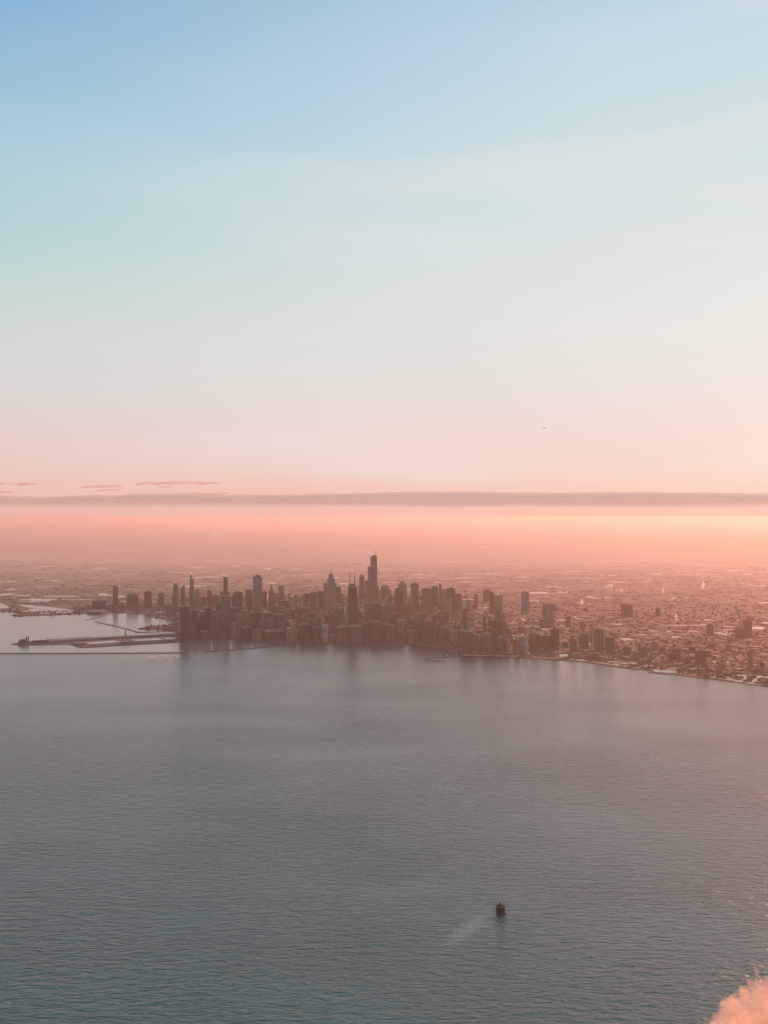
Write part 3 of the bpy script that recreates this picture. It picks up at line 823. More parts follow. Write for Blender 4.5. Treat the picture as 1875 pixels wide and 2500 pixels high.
# ------------------------------------------------------------------ pier, filtration plant, breakwaters
def line_wall(name, pts, width, height, m, label, cat, z0=-1.0):
    P = [Vector(gp(x, y)[:2]) for x, y in pts]
    mb = MB(); lft, rgt = [], []
    for i, q in enumerate(P):
        a = P[max(0, i - 1)]; b = P[min(len(P) - 1, i + 1)]
        t = (b - a).normalized(); nrm = Vector((-t.y, t.x)) * width / 2
        j = rng.uniform(.85, 1.15)
        lft.append(tuple(q + nrm * j)); rgt.append(tuple(q - nrm * j))
    mb.prism(lft + rgt[::-1], z0, height)
    o = mb.build(name, m); tag(o, label, cat)
    return o
def dense(pts, n=6):
    out_ = []
    for a, b in zip(pts, pts[1:]):
        for i in range(n):
            t = i / n; out_.append((a[0] + (b[0] - a[0]) * t, a[1] + (b[1] - a[1]) * t))
    return out_ + [pts[-1]]
BW = 'breakwaters round the harbour'
o = line_wall('breakwater', dense([(-300, 1597.5), (0, 1596), (200, 1595.4), (459, 1594)]), 12, 3.6, M['rock'], 'long straight dark breakwater running in from the left edge', 'breakwater'); o['group'] = BW
o = line_wall('breakwater', dense([(498, 1592.4), (560, 1587.6), (640, 1581.5), (700, 1575)]), 13, 4.2, M['rock'], 'slanting breakwater running to the shore in front of the towers', 'breakwater'); o['group'] = BW
o = line_wall('breakwater', dense([(234, 1519), (290, 1531), (334, 1543), (360, 1545)]), 14, 3.5, M['rock'], 'thin breakwater slanting down to the pier from the harbour mouth', 'breakwater'); o['group'] = BW
o = line_wall('breakwater', dense([(210, 1514.5), (226, 1511), (255, 1502), (280, 1497)]), 14, 3.5, M['rock'], 'short curved breakwater under the museum shore', 'breakwater'); o['group'] = BW
o = line_wall('breakwater', dense([(330, 1545), (380, 1543), (436, 1541)]), 14, 4, M['rock'], 'causeway behind the pier root', 'causeway')
o = line_wall('jetty', dense([(1130, 1601.6), (1110, 1602.2), (1085, 1605), (1062, 1607), (1045, 1608.5), (1036, 1611), (1044, 1613), (1056, 1614.4), (1080, 1614.6)]), 8, 3.2, M['rock'],
              'hooked stone jetty curling out from the shore', 'jetty')
o = line_wall('jetty', dense([(1584, 1641), (1600, 1643.5), (1630, 1646), (1660, 1649)]), 12, 3, M['rock'], 'thin jetty closing the small harbour on the right shore', 'jetty')
for x, y, hh, lab in ((1091, 1604, 5, 'small white lit marker on the hooked jetty, outer one'), (1114, 1601, 6, 'small white marker at the root of the hooked jetty')):
    X, D, sc = frame(x, x, y); r = empty('beacon', (X, D, 3)); tag(r, lab, 'beacon')
    MB().lathe(0, 0, [(3, 0), (1.6, hh)], 8).build('mast', M['whitemetal'], r)
    MB().lathe(0, 0, [(3.2, hh), (3.2, hh + 3), (.5, hh + 5)], 8).build('lantern', M['lampwhite'], r)

# pier
pier = empty('pier', gp(240, 1562, 0)); tag(pier, 'long flat dark pier with sheds reaching left into the lake', 'pier')
ox, oy, _ = gp(240, 1562)
def loc_poly(poly): return [(gp(x, y)[0] - ox, gp(x, y)[1] - oy) for x, y in poly]
MB().prism(loc_poly([(27, 1573.5), (45, 1570), (75, 1567), (113, 1563), (200, 1559), (300, 1555), (440, 1549), (440, 1557), (300, 1563), (190, 1570), (164, 1572.5), (72, 1574.8), (50, 1574.5)]), -2, 4.0).build('deck', M['deck'], pier)
MB().prism(loc_poly([(116, 1566), (223, 1560), (228, 1564), (120, 1571)]), 4.0, 16).build('shed_roof', M['shed'], pier)
MB().prism(loc_poly([(236, 1560), (420, 1550), (424, 1553), (242, 1563.6)]), 4.0, 14).build('terminal', M['dark'], pier)
# domed hall at the tip
hall = empty('domed_hall', gp(57, 1572, 4.0), TH); tag(hall, 'dark domed hall with two small towers at the tip of the pier', 'hall')
sc = gp(57, 1572)[1] / FPX
MB().box(0, 0, 0, 24 * sc, 16 * sc, 3.0 * sc).build('base_block', M['dark'], hall)
MB().lathe(-1.5 * sc, 0, [(10 * sc, 3 * sc), (9.6 * sc, 6 * sc), (7.5 * sc, 9 * sc), (4.5 * sc, 10.5 * sc), (.5 * sc, 11 * sc)], 20).build('dome', M['dark'], hall)
for dx in (7.0, 11.4):
    g = MB().box(dx * sc, -2 * sc, 3.0 * sc, 3 * sc, 3 * sc, 12 * sc).box(dx * sc, -2 * sc, 15 * sc, 2 * sc, 2 * sc, 3.4 * sc, .1)
    g.build('tower', M['black'], hall)
low = empty('low_hall', gp(96, 1570, 4.0), TH); tag(low, 'low dark rounded hall just right of the domed hall on the pier', 'hall')
MB().box(0, 0, 0, 40 * sc, 12 * sc, 3 * sc).build('walls', M['dark'], low)
MB().box(0, 0, 3 * sc, 38 * sc, 10 * sc, 2.4 * sc, .7).build('roof', M['dark'], low)
# ferris wheel, nearly edge-on
X, D, _ = gp(306, 1558); sc = D / FPX
fw = empty('ferris_wheel', (X, D, 4.0), R(-76)); tag(fw, 'ferris wheel seen almost edge-on above the middle of the pier', 'ferris wheel')
rad, hub = 24.0, 31.0
g = MB()
for dy in (-2.2, 2.2):
    for k in range(28):
        a, b = 2 * math.pi * k / 28, 2 * math.pi * (k + 1) / 28
        g.bar((rad * math.cos(a), dy, hub + rad * math.sin(a)), (rad * math.cos(b), dy, hub + rad * math.sin(b)), .8)
g.build('rim', M['dark'], fw)
for k in range(14):
    a = 2 * math.pi * k / 14
    MB().bar((0, 0, hub), (rad * math.cos(a), 0, hub + rad * math.sin(a)), .35).build('spoke', M['metal'], fw)
    MB().box((rad + 1) * math.cos(a), 0, hub + (rad + 1) * math.sin(a) - 1.5, 3.0, 3.4, 3.0).build('gondola', M['grey'], fw)
for dy in (-8, 8):
    MB().bar((-10, dy, 0), (0, dy * .45, hub), 1.1).bar((10, dy, 0), (0, dy * .45, hub), 1.1).build('support_leg', M['dark'], fw)
MB().bar((0, -5, hub), (0, 5, hub), 1.6, 8).build('axle', M['dark'], fw)

# water filtration plant: slab with basins
pl = empty('filtration_plant', gp(300, 1570, 0)); tag(pl, 'low water works on its own slab in front of the pier, holding bright rectangular basins', 'water works')
ox, oy, _ = gp(300, 1570)
MB().prism(loc_poly([(164, 1572), (200, 1566.5), (310, 1560), (440, 1556), (446, 1562), (433, 1568.4), (320, 1574.5), (215, 1581), (197, 1581)]), -2, 4.6).build('slab', M['deck'], pl)
for poly in ([(204, 1570.5), (276, 1564.6), (297, 1569.2), (221, 1574.6)], [(316, 1563), (384, 1559.4), (401, 1563.6), (334, 1567)], [(392, 1559), (436, 1557.6), (430, 1561.5), (410, 1563)]):
    o = mesh_obj('basin', [(a, b, 5.0) for a, b in loc_poly(poly)], [range(4)], M['harbor'], pl)
for poly in ([(298, 1570), (314, 1568), (318, 1571), (302, 1573)], [(404, 1565), (418, 1563.6), (421, 1566.5), (407, 1568)], [(180, 1573), (200, 1571), (206, 1575), (188, 1577)]):
    MB().prism(loc_poly(poly), 4.6, 13).build('pump_house', M['dark'], pl)
# buildings by the museum shore (far left)
tower('office_tower', 'lone brown tower standing back from the left shore', 'brown', 1480, [(274, 289, 1431)], T)
tower('apartment_block', 'brown slab right of the lone tower behind the left shore', 'brown', 1482, [(306, 340, 1450)], B)
tower('apartment_block', 'brown wide block behind the harbour arc', 'brown', 1484, [(350, 372, 1444)], B)
tower('apartment_block', 'dim brown block left of the leftmost stepped tower', 'brown', 1482, [(385, 402, 1448)], B)
tower('apartment_block', 'dark long low hall left of the lone brown tower', 'dark', 1486, [(220, 262, 1464)], B)
tower('apartment_block', 'white lit low house front on the left shore', 'white', 1480, [(292, 306, 1470)], B, gear=False)
tower('low_hall', 'dark bowl-shaped low stadium at the museum shore', 'dark', 1497, [(212, 262, 1490)], B, 'octagon', gear=False)
tower('apartment_block', 'grey block between the harbour arc and the stepped tower', 'grey', 1500, [(402, 420, 1476)], B)
tower('low_hall', 'white boat shed at the inlet on the right shore', 'white', 1625, [(1515, 1531, 1620)], B, gear=False)
tower('low_hall', 'tan ribbed bath house right of the white boat shed', 'tan', 1628, [(1536, 1556, 1620)], B, gear=False)

# ------------------------------------------------------------------ water crib
X, D, _ = gp(1222, 2227)
sc = D / FPX
crib = empty('water_crib', (X, D, 0)); tag(crib, 'dark round water intake crib with a small roof tower, alone in the lake', 'water crib')
r = 10.6 * sc
MB().lathe(0, 0, [(r * 1.06, -2), (r * 1.04, 3.2)], 16).build('stone_base', M['stone'], crib)
MB().lathe(0, 0, [(r * .99, 3.2), (r * .99, 12.6), (r * 1.04, 12.8), (r * 1.04, 13.6)], 16).build('brick_drum', M['brick'], crib)
g = MB()
for k in range(16):
    a = 2 * math.pi * k / 16
    g.box(r * 1.0 * math.cos(a), r * 1.0 * math.sin(a), 4.2, .9, 1.6, 6.4, 1.0, a)
g.build('window_bays', M['black'], crib)
MB().lathe(0, 0, [(r * .97, 13.6), (r * .5, 15.0), (r * .3, 15.2)], 16).build('roof', M['brick'], crib)
lt = MB().lathe(-.6, 0, [(2.1, 15.2), (1.8, 19.0)], 10).build('lantern_tower', M['black'], crib)
MB().lathe(-.6, 0, [(2.3, 19.0), (1.5, 20.6), (.3, 22.0)], 10).build('cap', M['black'], lt)
MB().lathe(r * .82, 1, [(1.0, 13.6), (.7, 18.2)], 8).build('stack', M['black'], crib)
MB().bar((-r * .82, 0, 13.6), (-r * .82, 0, 17.4), .3).build('mast', M['metal'], crib)
MB().box(r + 3.0, -1.0, -1, 5.5, 5, 3.2).build('landing', M['metal'], crib)
MB().bar((-r - 4.5, -1, 3.6), (-r + .6, -1, 3.6), .35).build('boom', M['metal'], crib)
bt = empty('launch', (X + r + 2.2, D - 7.0, 0.1), R(15)); tag(bt, 'small white launch moored at the right side of the round crib', 'boat')
g = MB(); g.v = [(-1.3, -3, 0), (1.3, -3, 0), (1.4, 1.5, 0), (0, 4, 0), (-1.4, 1.5, 0), (-1.6, -3.1, 1.3), (1.6, -3.1, 1.3), (1.8, 1.6, 1.4), (0, 4.8, 1.7), (-1.8, 1.6, 1.4)]
g.f = [(4, 3, 2, 1, 0), (5, 6, 7, 8, 9)] + [(i, (i + 1) % 5, 5 + (i + 1) % 5, 5 + i) for i in range(5)]
g.build('hull', M['lampwhite'], bt)
MB().box(0, -.3, 1.4, 2.2, 2.8, 1.9, .85).build('cabin', M['lampwhite'], bt)

# ------------------------------------------------------------------ clouds, steam
def cloud_mat(name, col, dens_edge=None, trans=.4, alpha=None):
    m, nt, p = mat(name)
    nt.nodes.remove(p)
    out = [n for n in nt.nodes if n.type == 'OUTPUT_MATERIAL'][0]
    df = N(nt, 'ShaderNodeBsdfDiffuse'); df.inputs[0].default_value = col + (1,)
    tr = N(nt, 'ShaderNodeBsdfTranslucent'); tr.inputs[0].default_value = col + (1,)
    mx = N(nt, 'ShaderNodeMixShader'); mx.inputs[0].default_value = trans
    nt.links.new(df.outputs[0], mx.inputs[1]); nt.links.new(tr.outputs[0], mx.inputs[2])
    last = mx.outputs[0]
    if alpha:
        fac = alpha(nt)
        tp = N(nt, 'ShaderNodeBsdfTransparent')
        m2 = N(nt, 'ShaderNodeMixShader'); nt.links.new(fac, m2.inputs[0])
        nt.links.new(tp.outputs[0], m2.inputs[1]); nt.links.new(last, m2.inputs[2])
        last = m2.outputs[0]
    nt.links.new(last, out.inputs[0])
    return m
def alpha_soft(scale, lo, hi, amt=1.0, grad=None):
    def f(nt):
        tc = N(nt, 'ShaderNodeTexCoord')
        nz = N(nt, 'ShaderNodeTexNoise'); nz.inputs['Scale'].default_value = scale; nz.inputs['Detail'].default_value = 5
        nt.links.new(tc.outputs['Object'], nz.inputs[0])
        lw = N(nt, 'ShaderNodeLayerWeight'); lw.inputs[0].default_value = .35
        core = val(nt, 'SUBTRACT', 1, lw.outputs['Facing'])
        a = N(nt, 'ShaderNodeMapRange'); a.inputs[1].default_value = lo; a.inputs[2].default_value = hi
        nt.links.new(val(nt, 'ADD', val(nt, 'MULTIPLY', core, .7), val(nt, 'MULTIPLY', nz.outputs[0], .6)), a.inputs[0])
        r_ = a.outputs[0]
        return val(nt, 'MULTIPLY', r_, amt) if amt != 1.0 else r_
    return f
def vol_mat(name='near_cloud_vapour', dens=.12, col=(1, .83, .72)):
    m = bpy.data.materials.new(name); m.use_nodes = True; nt = m.node_tree; nt.nodes.clear()
    pv = N(nt, 'ShaderNodeVolumePrincipled'); out = N(nt, 'ShaderNodeOutputMaterial')
    pv.inputs['Color'].default_value = col + (1,); pv.inputs['Anisotropy'].default_value = .3
    pv.inputs['Density'].default_value = dens
    nt.links.new(pv.outputs[0], out.inputs['Volume'])
    return m
M['steam'] = vol_mat('steam', .13, (1, .97, .95))

def blob_mesh(name, blobs, m, parent=None, sub=3, ns=.05, na=.25, loc=(0, 0, 0)):
    """blobs: (x, y, z, rx, ry, rz)"""
    import bmesh
    bm = bmesh.new()
    for bx, by, bz, rx, ry, rz in blobs:
        r_ = bmesh.ops.create_icosphere(bm, subdivisions=sub, radius=1.0)
        for v in r_['verts']:
            n_ = v.co.copy()
            q = Vector((bx + n_.x * rx, by + n_.y * ry, bz + n_.z * rz))
            k = mnoise.fractal(q * ns, 1.0, 2.0, 4)
            v.co = Vector((bx, by, bz)) + Vector((n_.x * rx, n_.y * ry, n_.z * rz)) * (1 + na * k * 2)
    me = bpy.data.meshes.new(name); bm.to_mesh(me); bm.free()
    me.polygons.foreach_set('use_smooth', [True] * len(me.polygons))
    me.materials.append(m)
    o = bpy.data.objects.new(name, me); COL.objects.link(o); o.location = loc
    if parent: o.parent = parent
    return o

# (x, y, width px, height px, drift direction, y of the ground below, label)
plumes = [(429, 1421, 5, 5, -.6, 1498, 'white steam wisp on the leftmost stepped tower'), (466, 1399, 5, 8, -.8, 1492, 'white steam at the tip of the slender red-tipped tower'),
          (547, 1404.5, 16, 3.5, -.5, 1500, 'white steam trailing off the roof of the slim black tower'), (899.5, 1350.5, 14, 12, -.9, 1480, 'white steam drifting left from the roof of the tallest tower'),
          (648, 1389.5, 26, 5, .3, 1391, 'long white steam bank far behind the broad grey slab tower'), (623, 1477, 5, 8, -.3, 1510, 'upright steam wisp in front of the broad grey slab tower'),
          (653, 1465, 3, 14, 0, 1505, 'thin white steam column between the slab tower and the pointed tower'), (668.5, 1479, 7, 4, .4, 1512, 'small white puff below the pointed tower'),
          (647, 1496, 12, 7, .9, 1520, 'steam blown right off the wide red-brown tower'), (942, 1467, 7, 5, -.6, 1500, 'bright white puff on the roofs right of the tallest tower'),
          (997, 1473, 6, 4, 0, 1500, 'round white puff below the plain square tower'), (947, 1496, 6, 5, -.5, 1540, 'white puff on the lighter red-brown tower'),
          (1031, 1497, 3, 5, 0, 1520, 'tiny upright puff above the dark rounded shore tower'), (1062, 1485, 4, 4, 0, 1515, 'tiny white puff, upper of two under the needle tower'),
          (1069, 1490, 8, 5, -.6, 1515, 'bright white puff, lower of two under the needle tower'), (1127, 1511, 9, 4.5, -.7, 1530, 'slanting white puff left of the park blocks'),
          (1144, 1537, 7, 3.5, -.5, 1560, 'low white puff on the wide slab at the pier root'), (1277, 1551, 4, 5, 0, 1556, 'tiny puff on the white-ribbed tower'),
          (1277, 1512, 7, 5, -.7, 1530, 'slanting white puff right of centre above the park'), (1421, 1467, 7, 9, -.4, 1480, 'tall white puff in the orange haze above the low streets'),
          (1436, 1476, 6, 4, 0, 1486, 'small round puff right of the tall puff in the haze'), (1403, 1506, 8, 5, -.8, 1520, 'slanting white puff above the low streets'),
          (1415, 1499, 5, 3, 0, 1512, 'tiny bright puff right of the slanting one'), (1439, 1571, 6, 5, -.7, 1588, 'small puff at the foot of the dark strip-edged slab'),
          (1485, 1431, 22, 6, .6, 1440, 'long curling pink steam plume far behind the right streets'), (1517, 1444, 5, 8, .3, 1456, 'short steam plume right of the curling one'),
          (1619, 1439, 7, 13, -.2, 1450, 'upright steam plume in the far right haze'), (1716, 1431, 9, 16, .3, 1441, 'tall steam plume above the pale chimney'),
          (1651, 1509, 6, 18, .3, 1520, 'thin tall steam wisp above the long snowy strip'), (1643, 1594, 10, 14, -.6, 1606, 'slanting steam plume above the right shore'),
          (1583, 1415, 8, 4, .4, 1424, 'small puff in the far right haze'), (1643, 1462, 12, 5, .3, 1466, 'small low orange steam bank on the right'),
          (756, 1511, 3, 7, 0, 1530, 'tiny upright white puff over the dark waterfront blocks'), (765, 1502, 10, 3, .4, 1515, 'flat white puff over the dark waterfront blocks'),
          (723, 1502.5, 6, 3, -.4, 1520, 'small flat puff behind the lit brown tower'), (475, 1489.5, 4, 5, .5, 1500, 'tiny bright puff behind the black stepped block'),
          (985, 1371.5, 10, 3, -.3, 1377, 'pale far puff right of the tallest tower'), (520, 1306, 14, 4, -.3, 1311, 'faint pink puff far out on the plain, left'),
          (1182, 1336, 14, 4, -.3, 1341, 'faint pink puff far out on the plain, right of centre'), (128, 1396, 5, 2.5, 0, 1402, 'small white puff on the plain at the far left'),
          (172, 1406, 3, 6, 0, 1410, 'thin bright puff on the plain at the left'), (303, 1471, 5, 5, .3, 1480, 'bright puff beside the white house front on the left shore'),
          (290, 1423, 5, 2.5, 0, 1430, 'bright puff above the lone brown tower'), (1310, 1466, 10, 5, -.4, 1475, 'low white steam left of the wide pale-edged tower'),
          (1216, 1450, 5, 4, 0, 1460, 'tiny puff on the wide hazy tan tower'), (1091, 1463, 6, 3, 0, 1480, 'small puff before the broad rounded tower'),
          (972, 1441, 0.1, .1, 0, 1460, None), (985, 1440, 12, 4, -.3, 1470, 'low white steam between the domed towers')]
for x, y, w_, h_, dr, yg, lab in plumes:
    if not lab: continue
    D = min(gp(x, yg)[1], 42000.0)
    sc = D / FPX
    X, Y, Z = sky_pt(x, y, D - 15)
    n = 8
    bl = []
    for i in range(n):
        t = i / (n - 1)
        fx = (t - .5) * w_ * .7 * (1 if dr >= 0 else -1) if w_ > h_ * .8 or abs(dr) > .5 else rng.uniform(-.1, .1) * w_
        fz = (t - .5) * h_ * .75
        rr = (.2 + .3 * (1 - t if dr < 0 else t)) * min(w_, h_) * rng.uniform(.6, 1.1)
        fx += rng.uniform(-.12, .12) * min(w_, h_); fz += rng.uniform(-.12, .12) * h_
        bl.append((fx * sc, 0, fz * sc, max(rr, w_ * .1) * sc, rr * sc, max(rr * .9, h_ * .1) * sc))
    o = blob_mesh('steam_plume', bl, M['steam'], sub=2, ns=1.0 / (sc * 2), na=.45, loc=(X, Y, Z))
    tag(o, lab, 'steam plume', 'steam plumes rising over the city')
# pink puffs low over the lake by the breakwater
for x, y, w_, h_, lab in ((304, 1605, 16, 7, 'small faint puff of vapour over the lake below the breakwater, left one'), (378, 1603, 30, 8, 'pale pink vapour over the lake below the breakwater, middle one'),
                          (402, 1601, 20, 9, 'brightest pink vapour puff over the lake below the breakwater'), (432, 1602, 22, 7, 'pale vapour over the lake below the breakwater, right one')):
    D = gp(x, y + 5)[1]; sc = D / FPX; X, Y, Z = sky_pt(x, y, D)
    M.setdefault('mist', cloud_mat('thin_vapour', (.95, .9, .88), trans=.5, alpha=alpha_soft(.015, .5, 1.3, .28)))
    o = blob_mesh('vapour_puff', [(rng.uniform(-.35, .35) * w_ * sc, 0, rng.uniform(-.2, .2) * h_ * sc, w_ * .3 * sc, w_ * .2 * sc, h_ * .35 * sc) for _ in range(4)], M['mist'], sub=3, ns=1 / (sc * 6), na=.3, loc=(X, Y, Z))
    tag(o, lab, 'vapour', 'vapour puffs over the lake')

# long cloud bank above the horizon
DB = 80000.0
def bank(name, x0, x1, top, bot, m, n=220, depth=9000, D=DB, rows=7, namp=1.0):
    """ribbon-like slab: top(x), bot(x) in photo rows; closed, rounded towards the viewer"""
    V, F = [], []
    for i in range(n + 1):
        x = x0 + (x1 - x0) * i / n
        yt, yb_ = top(x), bot(x)
        for j in range(rows):
            t = j / (rows - 1)
            a = math.pi * t
            y = yb_ + (yt - yb_) * (1 - math.cos(a)) / 2
            dd = D - depth * .5 * math.sin(a)
            bump = namp * 500 * mnoise.fractal(Vector((x * .01, t * 1.5, 3.1)), 1.0, 2.0, 5)
            X, Y, Z = sky_pt(x, y, D)
            V.append((X, dd + bump, Z))
    for i in range(n):
        for j in range(rows - 1):
            a = i * rows + j; F.append((a, a + 1, a + rows + 1, a + rows))
    # back
    nb = len(V)
    for i in range(n + 1):
        for j in (0, rows - 1):
            v = V[i * rows + j]; V.append((v[0] * 1.05, v[1] + depth * .6, v[2]))
    for i in range(n):
        F.append((nb + 2 * i, nb + 2 * i + 2, nb + 2 * i + 3, nb + 2 * i + 1))
        F.append((i * rows + rows - 1, nb + 2 * i + 1, nb + 2 * i + 3, (i + 1) * rows + rows - 1))
        F.append((i * rows, (i + 1) * rows, nb + 2 * i + 2, nb + 2 * i))
    return mesh_obj(name, V, F, m, smooth=True)
topk = [(-1500, 1211), (0, 1209), (120, 1211), (300, 1206), (420, 1203), (520, 1203), (560, 1207), (700, 1206), (850, 1203), (1000, 1199), (1130, 1198), (1230, 1201), (1400, 1201), (1560, 1200),
        (1700, 1201), (1875, 1203), (3200, 1200)]
def top_b(x):
    return interp(topk, x) + 2.2 * mnoise.fractal(Vector((x * .016, 7, 0)), .8, 2.1, 7) * (1.6 if x < 620 else .5)
def bot_b(x):
    return 1241 + 1.2 * mnoise.fractal(Vector((x * .004, 1, 0)), 1, 2, 3)
def bank_alpha(nt):
    geo = N(nt, 'ShaderNodeNewGeometry'); sp_ = N(nt, 'ShaderNodeSeparateXYZ'); nt.links.new(geo.outputs['Position'], sp_.inputs[0])
    z0 = H + (YH - 1240) / FPX * DB; z1 = H + (YH - 1229) / FPX * DB
    a = N(nt, 'ShaderNodeMapRange', interpolation_type='SMOOTHSTEP'); a.inputs[1].default_value = z0; a.inputs[2].default_value = z1
    a.inputs[4].default_value = .42
    mp_ = N(nt, 'ShaderNodeMapping'); mp_.inputs['Scale'].default_value = (.00006, .00006, .0012); nt.links.new(geo.outputs['Position'], mp_.inputs[0])
    nz = N(nt, 'ShaderNodeTexNoise'); nz.inputs['Scale'].default_value = 1; nz.inputs['Detail'].default_value = 5; nt.links.new(mp_.outputs[0], nz.inputs[0])
    nt.links.new(val(nt, 'MULTIPLY_ADD', val(nt, 'SUBTRACT', nz.outputs[0], .5), 500, sp_.outputs[2]), a.inputs[0])
    lw = N(nt, 'ShaderNodeLayerWeight'); lw.inputs[0].default_value = .5
    ed = N(nt, 'ShaderNodeMapRange', interpolation_type='SMOOTHSTEP'); ed.inputs[1].default_value = 0; ed.inputs[2].default_value = .75
    nt.links.new(val(nt, 'SUBTRACT', 1, lw.outputs['Facing']), ed.inputs[0])
    return val(nt, 'MULTIPLY', a.outputs[0], ed.outputs[0])
M['bank'] = cloud_mat('cloud_bank_vapour', (.84, .77, .76), trans=.2, alpha=bank_alpha)
o = bank('cloud_bank', -1500, 3200, top_b, bot_b, M['bank'])
tag(o, 'long flat grey-pink cloud bank lying just above the horizon', 'cloud')
M['streak'] = cloud_mat('streak_vapour', (.9, .6, .54), trans=.45, alpha=alpha_soft(.0006, .3, 1.1, .55))
for x0, x1, y, h_, lab in ((50, 105, 1182, 3.4, 'small dark pink cloud streak at the left above the bank'), (-30, 45, 1202, 4, 'low pink cloud streak touching the left edge'), (0, 30, 1181, 2.5, 'faint short streak at the left edge'),
                           (212, 312, 1187.5, 4, 'dark pink cloud streak left of the longest streak'), (250, 305, 1196, 2.5, 'thin streak just under the left dark streak'),
                           (342, 545, 1179.5, 4.6, 'longest dark pink cloud streak above the bank'), (392, 425, 1189, 2, 'tiny streak under the longest streak'), (505, 570, 1205, 2.6, 'thin pink streak lying on top of the bank')):
    f = lambda x: math.sin(math.pi * min(1, max(0, (x - x0) / (x1 - x0)))) ** .6
    o = bank('cloud_streak', x0, x1, lambda x: y - h_ * .5 * f(x) - 1.6 * (x - x0) / (x1 - x0) + .8 + 2.2 * f(x) * mnoise.fractal(Vector((x * .05, y, 0)), .8, 2, 4), lambda x: y + h_ * .5 * f(x) * (.7 + 1.2 * mnoise.noise(Vector((x * .06, y, 5)))) - 1.6 * (x - x0) / (x1 - x0) + .8, M['streak'], n=40, depth=2500, D=60000, rows=5, namp=.2)
    tag(o, lab, 'cloud', 'cloud streaks above the bank')

# near cloud, lower right
M['nearcloud'] = vol_mat(dens=.06)
DN = 600.0; sc = DN / FPX
bl = []
crng = random.Random(4)
outline = [(1745, 2510, 18), (1762, 2480, 20), (1775, 2462, 20), (1790, 2440, 18), (1812, 2418, 17), (1835, 2405, 15), (1860, 2404, 15), (1885, 2406, 18), (1800, 2480, 34), (1835, 2455, 34), (1875, 2450, 38),
           (1850, 2500, 46), (1910, 2480, 60), (1960, 2440, 50), (2020, 2470, 60), (1980, 2540, 80), (1880, 2580, 80), (1800, 2580, 70), (1760, 2560, 45)]
X0, Y0, Z0 = sky_pt(1875, 2500, DN)
for x, y, rp in outline:
    X, Y, Z = sky_pt(x, y, DN)
    bl.append((X - X0, (crng.uniform(-.5, .5) * rp + (rp - 30) * .4) * sc, Z - Z0, rp * sc, rp * sc, rp * sc * .9))
for _ in range(70):
    b = crng.choice(bl[:16]); a = crng.uniform(0, 2 * math.pi); e = crng.uniform(-.3, 1.2)
    q = crng.uniform(.2, .45) * b[3]
    bl.append((b[0] + b[3] * math.cos(a) * math.cos(e) * .95, b[1] + b[4] * math.sin(a) * math.cos(e) * .95, b[2] + b[5] * math.sin(e) * .95, q, q, q * .85))
cl_ = blob_mesh('cloud_puff', bl, M['nearcloud'], sub=4, ns=.35, na=.22, loc=(X0, Y0, Z0))
md = cl_.modifiers.new('union', 'REMESH'); md.mode = 'VOXEL'; md.voxel_size = .45
for sz, st in ((5.0, 3.2), (1.8, 1.3)):
    tx = bpy.data.textures.new('billow', 'CLOUDS'); tx.noise_scale = sz; tx.noise_depth = 3
    md = cl_.modifiers.new('billow', 'DISPLACE'); md.texture = tx; md.strength = st; md.mid_level = .5; md.texture_coords = 'LOCAL'
tag(cl_, 'bright salmon-pink puff of cloud at the lower right corner', 'cloud')
wl = []
for x, y, rp in ((1841, 2362, 2.2), (1845, 2368, 3.2), (1848, 2377, 3.4), (1853, 2386, 3.0), (1846, 2392, 3.2), (1858, 2395, 3.0)):
    X, Y, Z = sky_pt(x, y, DN - 6); wl.append((X - X0, 0, Z - Z0, rp * 1.5 * sc, rp * sc, rp * sc * 1.6))
M['wisp'] = cloud_mat('wisp_vapour', (.97, .93, .9), trans=.5, alpha=alpha_soft(1.2, .5, 1.1, .45))
M['wisp'] = vol_mat('wisp_vapour', .12)
w_o = blob_mesh('cloud_wisp', wl, M['wisp'], sub=3, ns=1.2, na=.4, loc=(X0, DN - 6, Z0))
md = w_o.modifiers.new('union', 'REMESH'); md.mode = 'VOXEL'; md.voxel_size = .2
tag(w_o, 'thin pink wisp curling up from the near cloud puff', 'cloud')

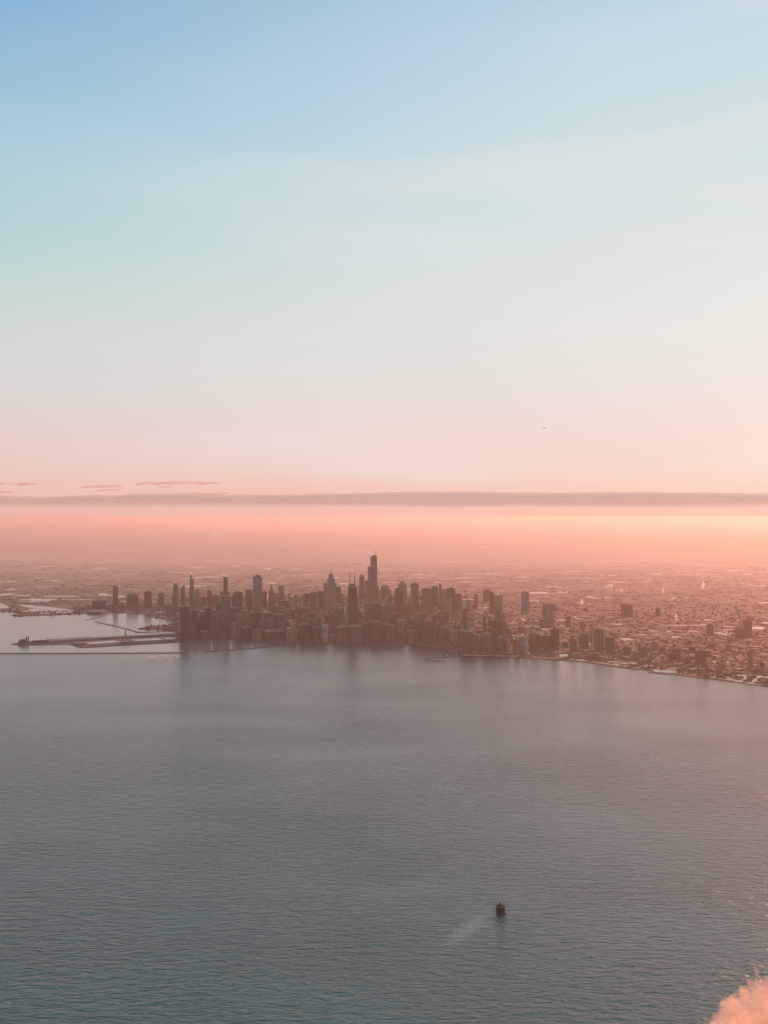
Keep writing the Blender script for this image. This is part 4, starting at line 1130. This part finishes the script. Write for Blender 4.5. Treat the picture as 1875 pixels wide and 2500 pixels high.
# ------------------------------------------------------------------ aircraft
def airplane(x, y, D, span_px, label):
    X, Y, Z = sky_pt(x, y, D)
    a = empty('airplane', (X, Y, Z), R(5)); tag(a, label, 'airplane')
    a.rotation_euler = (R(8), R(3), R(8))
    Lh = span_px * D / FPX / 2
    g = MB(); n = 10
    prof = [(-Lh, .1), (-Lh * .93, .45), (-Lh * .8, .8), (-Lh * .5, 1), (Lh * .4, 1), (Lh * .75, .6), (Lh, .15)]
    rr = Lh * .11
    for px_, r_ in prof:
        for k in range(n):
            t = 2 * math.pi * k / n; g.v.append((px_, math.cos(t) * rr * r_, math.sin(t) * rr * r_ + (rr * .3 if px_ > Lh * .7 else 0)))
    for i in range(len(prof) - 1):
        for k in range(n):
            k2 = (k + 1) % n; g.f.append((i * n + k, i * n + k2, (i + 1) * n + k2, (i + 1) * n + k))
    g.build('fuselage', M['metal'], a, True)
    for s_ in (-1, 1):
        w = MB(); t = Lh * .03
        P = [(-Lh * .25, s_ * rr * .7), (Lh * .05, s_ * rr * .7), (Lh * .35, s_ * Lh * .95), (Lh * .22, s_ * Lh * .95)]
        w.prism(P, -t - rr * .3, t - rr * .3); w.build('wing', M['metal'], a)
        e = MB(); e.bar((-Lh * .22, s_ * Lh * .35, -rr * .9), (Lh * .06, s_ * Lh * .35, -rr * .9), rr * .42, 8); e.build('engine', M['metal'], a)
        w = MB(); w.prism([(Lh * .72, 0), (Lh * .9, 0), (Lh * 1.02, s_ * Lh * .35), (Lh * .92, s_ * Lh * .35)], rr * .2, rr * .35); w.build('tailplane', M['metal'], a)
    f_ = MB(); f_.v = [(Lh * .68, -.02 * Lh, rr * .4), (Lh * .98, -.02 * Lh, rr * .4), (Lh * 1.08, -.02 * Lh, Lh * .36), (Lh * .93, -.02 * Lh, Lh * .36)]
    f_.v += [(a_, .02 * Lh, c_) for a_, _, c_ in f_.v]
    f_.f = [(0, 1, 2, 3), (7, 6, 5, 4), (0, 4, 5, 1), (1, 5, 6, 2), (2, 6, 7, 3), (3, 7, 4, 0)]
    f_.build('tail_fin', M['brick'], a)
airplane(1329, 1044.5, 9500, 9.5, 'small dark airliner flying left in the pale sky above the city')
airplane(202, 1264.2, 14000, 4.2, 'tiny distant aircraft low in the pink haze at the left')
X, Y, Z = sky_pt(254, 474, 24000); sc = 24000 / FPX
M['trail'] = cloud_mat('contrail_vapour', (.95, .95, .95), trans=.5, alpha=alpha_soft(.004, .1, 1.1, .25))
ct = blob_mesh('contrail', [((t - .5) * 46 * sc, 0, -(t - .5) * 1.0 * sc, 6 * sc, 1.0 * sc, .75 * sc * (1 - .4 * t)) for t in [i / 10 for i in range(11)]], M['trail'], sub=2, ns=.002, na=.1, loc=(X, Y, Z))
tag(ct, 'short faint white contrail high in the blue at the left', 'contrail')
